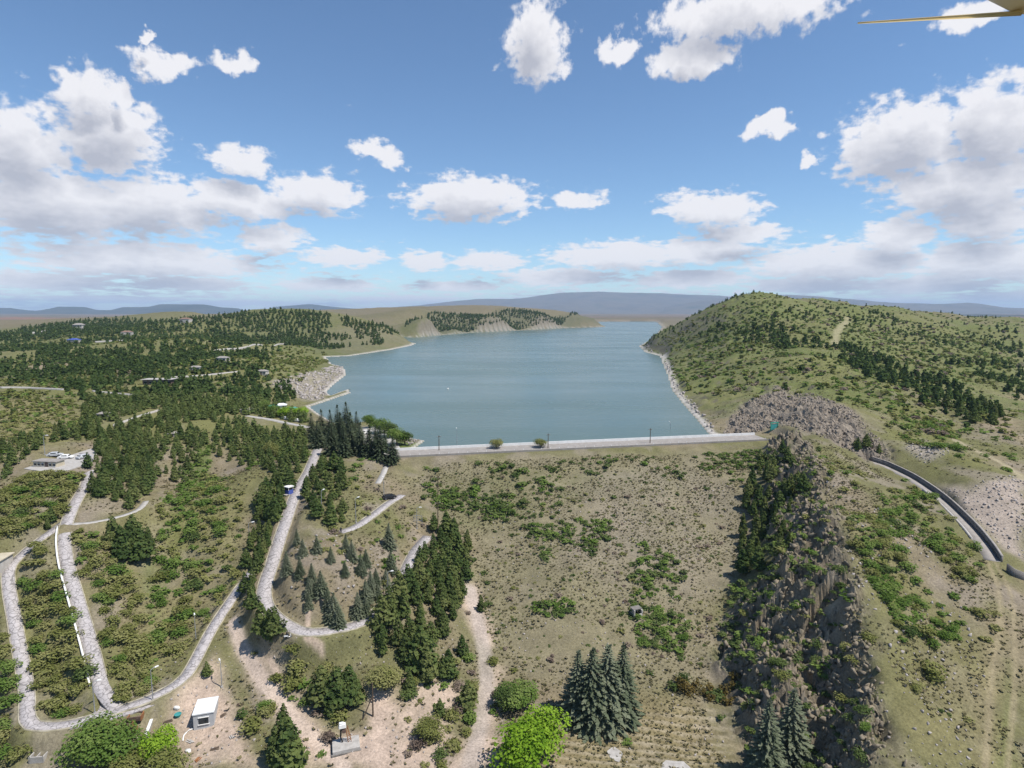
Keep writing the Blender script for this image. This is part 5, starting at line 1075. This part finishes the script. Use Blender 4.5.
# concrete intake and rusty frames beside the lower road
x, y, z = cast(149, 734); t = empty('intake_wall', (x, y, z), 1.9, 'pale narrow concrete wall beside the rusty frames by the road', 'wall'); MB().box((0, 0, .2), (4.4, .35, 1.7)).build('wall_body', M['concrete'], t); MB().box((0, 0, 1.1), (4.6, .5, .12)).build('coping', M['white'], t)
for px, py, lab, w, d, rz in ((136, 720, 'upper rusty steel frame beside the pale concrete wall', 2.2, 1.5, .2), (126, 727, 'middle rusty steel frame beside the pale concrete wall', 2.6, 1.2, .15), (128, 733, 'lower rusty steel frame nearest the leafy clump', 2.9, .9, .1)):
    x, y, z = cast(px, py); t = empty('steel_frame', (x, y, z), rz, lab, 'frame', 'rusty steel frames by the road')
    b = MB()
    for sx in (-1, 1): b.box((sx * w / 2, 0, .45), (.14, d, .9))
    b.build('side_beam', M['rust'], t); b = MB()
    for sy in (-1, 1): b.box((0, sy * d / 2, .5), (w - .15, .14, .8))
    b.build('cross_beam', M['brownrust'], t); MB().box((0, 0, .25), (w - .2, d - .2, .12)).build('plate', M['brownrust'], t)
def ring(name, r, r2, mat, parent=None, loc=(0, 0, 0), n=18, m=8, flat=True):
    a = np.linspace(0, 2 * np.pi, n, endpoint=False); b = np.linspace(0, 2 * np.pi, m, endpoint=False); A, B = np.meshgrid(a, b, indexing='ij'); rr = r + r2 * np.cos(B)
    P_ = np.stack([rr * np.cos(A), rr * np.sin(A), r2 * np.sin(B)], -1) if flat else np.stack([rr * np.cos(A), r2 * 1.3 * np.sin(B), rr * np.sin(A)], -1)
    i = np.arange(n * m).reshape(n, m); q = np.stack([i, np.roll(i, -1, 0), np.roll(np.roll(i, -1, 0), -1, 1), np.roll(i, -1, 1)], -1).reshape(-1, 4)
    return link(name, np_mesh(name, P_.reshape(-1, 3), q, M[mat], True), parent, loc)
x, y, z = cast(112, 728); tag(ring('tyre', .45, .17, 'blackp', None, (x, y, z + .15)), 'black tyre lying beside the road junction', 'tyre')
x, y, z = cast(40, 757); t = empty('culvert_box', (x, y, z - .35), .1, 'square concrete culvert box with two dark openings below the road corner', 'culvert')
b = MB(); b.box((0, .9, .1), (2.2, .2, 1.3)); b.box((0, -.9, .1), (2.2, .2, 1.3)); b.box((-1.1, 0, .1), (.2, 2.0, 1.3)); b.box((1.1, 0, .1), (.2, 2.0, 1.3)); b.box((0, 0, .1), (.18, 1.6, 1.2)); b.build('wall', M['concrete'], t)
for s in (-.55, .55): MB().box((s, 0, .12), (.86, 1.55, .25)).build('opening_shade', M['glass'], t)  # dark slabs stand in for the shade inside the culvert box
x, y, z = cast(178, 717); t = empty('teal_tub', (x, y, z), .4, 'teal plastic tub left of the shed', 'tub'); MB().tube([(0, 0, 0), (0, 0, .5)], [.42, .58], 12).build('bowl', M['teal'], t); ring('rim', .58, .05, 'teal', t, (0, 0, .5))
def sack(px, py, lab, s):
    x, y, z = cast(px, py); g = np.random.default_rng(int(px)); v, f = rock_tpl(g, 22); me = np_mesh('sack', v * np.array([s, s * .7, s * .5]), f, M['white'], True); o = link('sack', me, None, (x, y, z + s * .18)); tag(o, lab, 'sack', 'white sacks in the dirt yard')
sack(177, 710, 'white sack just behind the teal tub', 1.2); sack(188, 752, 'white sack at the edge of the lower dirt yard', 1.1)
hp = spline([cast(*p) for p in [(183,742),(184,737),(189,731),(196,729)]], .5); hp[:, 2] = h_at(hp[:, 0], hp[:, 1]) + .12
o = MB().tube([tuple(p) for p in hp], .12, 7).build('hose', M['white'], smooth=True); tag(o, 'thick white hose curving beside the shed', 'hose')
for px, py, w, d, lab, rz in ((615, 755, 2.6, 3.6, 'small pale concrete slab at the bottom of the furrowed field', .2), (676, 768, 5.5, 3.0, 'wide pale concrete slab at the bottom edge of the field', -.1)):
    x, y, z = cast(px, py); g = np.random.default_rng(int(px)); pl = [(w / 2 * math.cos(a) * (.8 + .35 * g.random()), d / 2 * math.sin(a) * (.8 + .35 * g.random())) for a in np.linspace(0, 6.28, 12, endpoint=False)]; o = MB().prism(pl, -.2, .16).build('concrete_slab', M['concrete'], None, (x, y, z), rz); tag(o, lab, 'slab')
x, y, z = cast(637, 615); t = empty('hut_ruin', (x, y, z), .25, 'small grey stone hut ruin among the dam face scrub', 'ruin'); b = MB(); b.box((-1.1, 0, .6), (.35, 2.0, 1.9)); b.box((1.1, .2, .4), (.35, 1.6, 1.5)); b.box((0, .95, .5), (2.0, .35, 1.7)); b.build('wall', M['concrete'], t); MB().box((-.2, .2, 1.55), (2.4, 1.7, .16), .1).build('roof_slab', M['darkwall'], t); MB().box((.3, -1.0, .2), (1.1, .5, .5), .3).build('fallen_block', M['concrete'], t)
x, y, z = cast(774, 431); t = empty('sluice_gate', (x, y, z), .3, 'green steel sluice gate at the right end of the dam', 'gate')
for s in (-1.6, 1.6): MB().box((s, 0, 1.2), (.3, .3, 3.0)).build('post', M['green'], t)
MB().box((0, 0, 2.75), (3.8, .4, .35)).build('top_beam', M['green'], t); MB().box((0, .05, 1.1), (2.9, .12, 2.2)).build('gate_panel', M['teal'], t); ring('hand_wheel', .4, .05, 'steel', t, (0, 0, 3.15))
x, y, z = cast(418, 524); t = empty('pipe_gate', (x, y, z), -.2, 'grey pipe gate at the upper end of the hairpin road', 'gate')
for s in (-1.2, 1.2): MB().tube([(s, 0, -.2), (s, 0, 2.3)], .08, 6).build('post', M['steel'], t)
for zz in (.9, 1.6, 2.25): MB().tube([(-1.2, 0, zz), (1.2, 0, zz)], .06, 6).build('rail', M['steel'], t)

# ------------------------------------------------------------------ cars, rider, boat
def car(px, py, mat, lab, rz):
    x, y, z = cast(px, py); t = empty('parked_car', (x, y, z + .05), rz, lab, 'car', 'parked cars')
    prof = [(-2.1, .35), (2.1, .35), (2.12, .72), (1.2, .88), (.7, 1.38), (-1.0, 1.40), (-1.75, .95), (-2.1, .85)]
    b = MB(); n = len(prof)
    for s in (-.82, .82):
        for (a, c) in prof: b.v.append((a, s * (1 if c < 1 else .82), c))
    b.f += [tuple(range(n - 1, -1, -1)), tuple(range(n, 2 * n))] + [(i, (i + 1) % n, n + (i + 1) % n, n + i) for i in range(n)]
    body = b.build('body', M[mat], t)
    for s in (-1, 1): MB().box((-.15, s * .765, 1.13), (1.5, .05, .32)).build('side_window', M['glass'], t)
    MB().box((1.0, 0, 1.13), (.28, 1.2, .4)).build('windscreen', M['glass'], t); MB().box((-1.45, 0, 1.17), (.3, 1.2, .3)).build('rear_window', M['glass'], t)
    for sx in (-1.3, 1.3):
        for sy in (-.78, .78):
            wh = ring('wheel', .24, .1, 'blackp', t, (sx, sy, .32), 14, 6, False); MB().tube([(0, -.08, 0), (0, .08, 0)], .16, 8).build('rim', M['steel'], wh)
    for sy in (-.58, .58): MB().box((2.1, sy, .62), (.08, .3, .14)).build('headlight', M['white'], t)
car(66, 459, 'white', 'white car parked at the right end of the long beige building', .2); car(55, 457, 'greyp', 'grey car parked behind the long beige building', .3); car(389, 499, 'blackp', 'dark car parked at the upper end of the terrace road', .6); car(367, 434, 'white', 'white car parked on the plaza left of the dam', 1.0); car(297, 422, 'white', 'white car parked on the promenade under the bright trees', -.2); car(285, 420, 'greyp', 'grey car parked on the promenade', -.2); car(84, 459, 'greyp', 'grey car parked in the middle of the car park', 1.2)

def person(loc, rz, pose, mat, label, parent_group=None):
    me = bpy.data.meshes.new('person'); J = pose['v']; me.from_pydata(J, pose['e'], []); o = link('person', me, None, loc, rz); me.materials.append(M[mat])
    o.modifiers.new('skin', 'SKIN'); 
    for i, r_ in enumerate(pose['r']): me.skin_vertices[0].data[i].radius = r_ if isinstance(r_, tuple) else (r_, r_)
    me.skin_vertices[0].data[0].use_root = True; o.modifiers.new('sub', 'SUBSURF').levels = 1; o.modifiers['sub'].render_levels = 1
    return tag(o, label, 'person')
def pose(sit):
    if sit: v = [(0, 0, .85), (.03, 0, 1.1), (.06, 0, 1.35), (.1, 0, 1.5), (.13, 0, 1.66), (0, .11, .83), (.38, .15, .80), (.34, .16, .35), (.46, .16, .30), (0, -.11, .83), (.38, -.15, .80), (.34, -.16, .35), (.46, -.16, .30), (.06, .2, 1.38), (.22, .27, 1.15), (.46, .26, 1.1), (.06, -.2, 1.38), (.22, -.27, 1.15), (.46, -.26, 1.1)]
    else: v = [(0, 0, .92), (0, 0, 1.15), (0, 0, 1.38), (.01, 0, 1.5), (.02, 0, 1.66), (0, .1, .9), (.06, .11, .5), (.02, .12, .08), (.14, .12, .04), (0, -.1, .9), (-.06, -.11, .5), (-.12, -.12, .08), (.0, -.12, .04), (0, .2, 1.4), (-.03, .25, 1.13), (.08, .25, .9), (0, -.2, 1.4), (.04, -.25, 1.13), (.14, -.25, .92)]
    e = [(0, 1), (1, 2), (2, 3), (3, 4), (0, 5), (5, 6), (6, 7), (7, 8), (0, 9), (9, 10), (10, 11), (11, 12), (2, 13), (13, 14), (14, 15), (2, 16), (16, 17), (17, 18)]
    r_ = [.15, .14, .16, .06, .11, .1, .075, .05, .04, .1, .075, .05, .04, .07, .05, .035, .07, .05, .035]; return dict(v=v, e=e, r=r_)
x, y, z = cast(288, 640); z += .1; t = empty('motor_scooter', (x, y, z), .2, 'white motor scooter stopped at the inner edge of the hairpin bend', 'scooter')
for sx in (-.62, .68): wh = ring('wheel', .2, .07, 'blackp', t, (sx, 0, .27), 14, 6, False); MB().tube([(0, -.05, 0), (0, .05, 0)], .13, 8).build('rim', M['steel'], wh)
MB().box((-.3, 0, .58), (.95, .34, .34), 0, .8).build('body', M['white'], t, bevel=.05); MB().box((-.25, 0, .79), (.75, .28, .1)).build('seat', M['blackp'], t, bevel=.03); MB().box((.25, 0, .35), (.5, .3, .1)).build('footboard', M['white'], t); MB().tube([(.66, 0, .3), (.5, 0, .75), (.42, 0, 1.08)], .06, 7).build('fork', M['white'], t); MB().tube([(.42, -.32, 1.1), (.42, .32, 1.1)], .03, 6).build('handlebar', M['blackp'], t)
person((x - .22, y, z - .02), .2, pose(True), 'cloth', 'person in dark clothes sitting on the white scooter at the bend')
x, y, z = cast(341, 534); person((x, y, z + .1), 2.0, pose(False), 'cloth', 'person in dark clothes standing at the end of the terrace road')
x, y = atz(448, 389, 30); t = empty('boat', (x, y, 29.95), 1.2, 'tiny white boat alone on the lake', 'boat'); t.scale = (.55, .55, .55)
b = MB(); hull = [(-1.9, .75), (-1.9, -.75), (.8, -.8), (2.3, 0), (.8, .8)]; n = 5
for zz, s in ((-.15, .75), (.55, 1.0)):
    for p in hull: b.v.append((p[0] * s, p[1] * s, zz))
b.f += [tuple(range(4, -1, -1)), tuple(range(5, 10))] + [(i, (i + 1) % 5, 5 + (i + 1) % 5, 5 + i) for i in range(5)]; b.build('hull', M['white'], t); MB().box((-.3, 0, .95), (1.3, 1.0, .8), 0, .8).build('cabin', M['white'], t); MB().tube([(-.3, 0, 1.3), (-.3, 0, 2.6)], .04, 5).build('mast', M['steel'], t)

# ------------------------------------------------------------------ the drone's own propeller, within the picture's upper right corner
def near(px, py, dist): d = pix_dir(px, py); d = d / np.linalg.norm(d) * dist; return Vector((d[0], d[1], CAMZ + d[2]))
tip, hub, cap = near(858, 23, .30), near(1022, 13, .26), near(1056, -25, .26)
t = empty('drone_propeller', tuple(cap), 0, 'beige drone propeller blade with motor cap at the top right corner', 'propeller')
b = MB(); ax = (hub - tip); n = 10; wd = (near(940, 18, 1.0) - Vector((0, 0, CAMZ))).normalized(); up = wd.cross(ax).normalized()
for k in range(n + 1):
    f_ = k / n; p = tip + ax * f_ - cap; ch = .004 + .008 * math.sin(math.pi * min(1, f_ * .9 + .08)); th = .0003 + .0004 * f_; tw = wd * math.cos(.06 * f_) + up * math.sin(.06 * f_)
    for s1, s2 in ((-1, 0), (0, 1), (1, 0), (0, -1)): b.v.append(tuple(p + tw * ch * s1 * .5 + up * th * s2))
for k in range(n):
    for q in range(4): b.f.append((4 * k + q, 4 * k + (q + 1) % 4, 4 * k + 4 + (q + 1) % 4, 4 * k + 4 + q))
b.f += [(3, 2, 1, 0), (4 * n, 4 * n + 1, 4 * n + 2, 4 * n + 3)]; b.build('blade', M['blade'], t, smooth=True)
MB().tube([(0, 0, -.006), (0, 0, .0), (0, 0, .010), (0, 0, .014)], [.010, .0165, .0165, .009], 20).build('motor_cap', M['drone'], t, smooth=True)
MB().tube([(0, 0, .014), (0, 0, .019)], [.004, .003], 10).build('prop_nut', M['blackp'], t)

# ------------------------------------------------------------------ air
hv, nn, L, out = node_mat('haze'); 
pv_ = nn('ShaderNodeVolumePrincipled'); pv_.inputs['Color'].default_value = (.56, .75, 1.0, 1); pv_.inputs['Density'].default_value = 5.0e-5; pv_.inputs['Anisotropy'].default_value = .0
L.new(pv_.outputs[0], out.inputs['Volume'])
zl = float(min(Hh.min(), 0)) - 3
zt = max(float((o_.matrix_world @ v_.co).z) for o_ in bpy.data.objects if o_.name.startswith(('mountain', 'hill_range')) for v_ in o_.data.vertices) + 12
o = MB().box((0, 0, (zl + zt) / 2), (66000, 66000, zt - zl)).build('haze', hv); tag(o, 'thin pale haze over the whole valley', 'haze', kind='stuff')

# planks and blocks left lying in the dirt yard
for k, (px, py, l_, rz_, m_) in enumerate([(168, 722, 1.6, .5, 'wood'), (172, 731, 1.2, 1.9, 'wood'), (190, 742, 1.8, 2.6, 'concrete'), (224, 716, 1.4, .9, 'wood'), (232, 738, 1.1, 2.2, 'concrete'), (215, 750, 1.5, .2, 'wood'), (198, 760, 1.2, 1.2, 'rust'), (240, 706, 1.3, 2.9, 'wood')]):
    x, y, z = cast(px, py); b = MB()
    for q in range(3): b.box((0, (q - 1) * .24 + .03 * q, .06 + .07 * (q % 2)), (l_ * (1 - .12 * q), .18, .07), .08 * q)
    where = ['left of the teal tub', 'between tub and hose', 'under the white hose', 'right of the shed', 'far right of the shed', 'below the shed', 'at the bottom edge of the yard', 'above right of the shed'][k]
    o = b.build('debris_pile', M[m_], None, (x, y, z), rz_); tag(o, 'few %s lying in the dirt yard %s' % ({'wood': 'dark boards', 'concrete': 'pale slabs', 'rust': 'rusty strips'}[m_], where), 'debris', 'debris in the dirt yard')
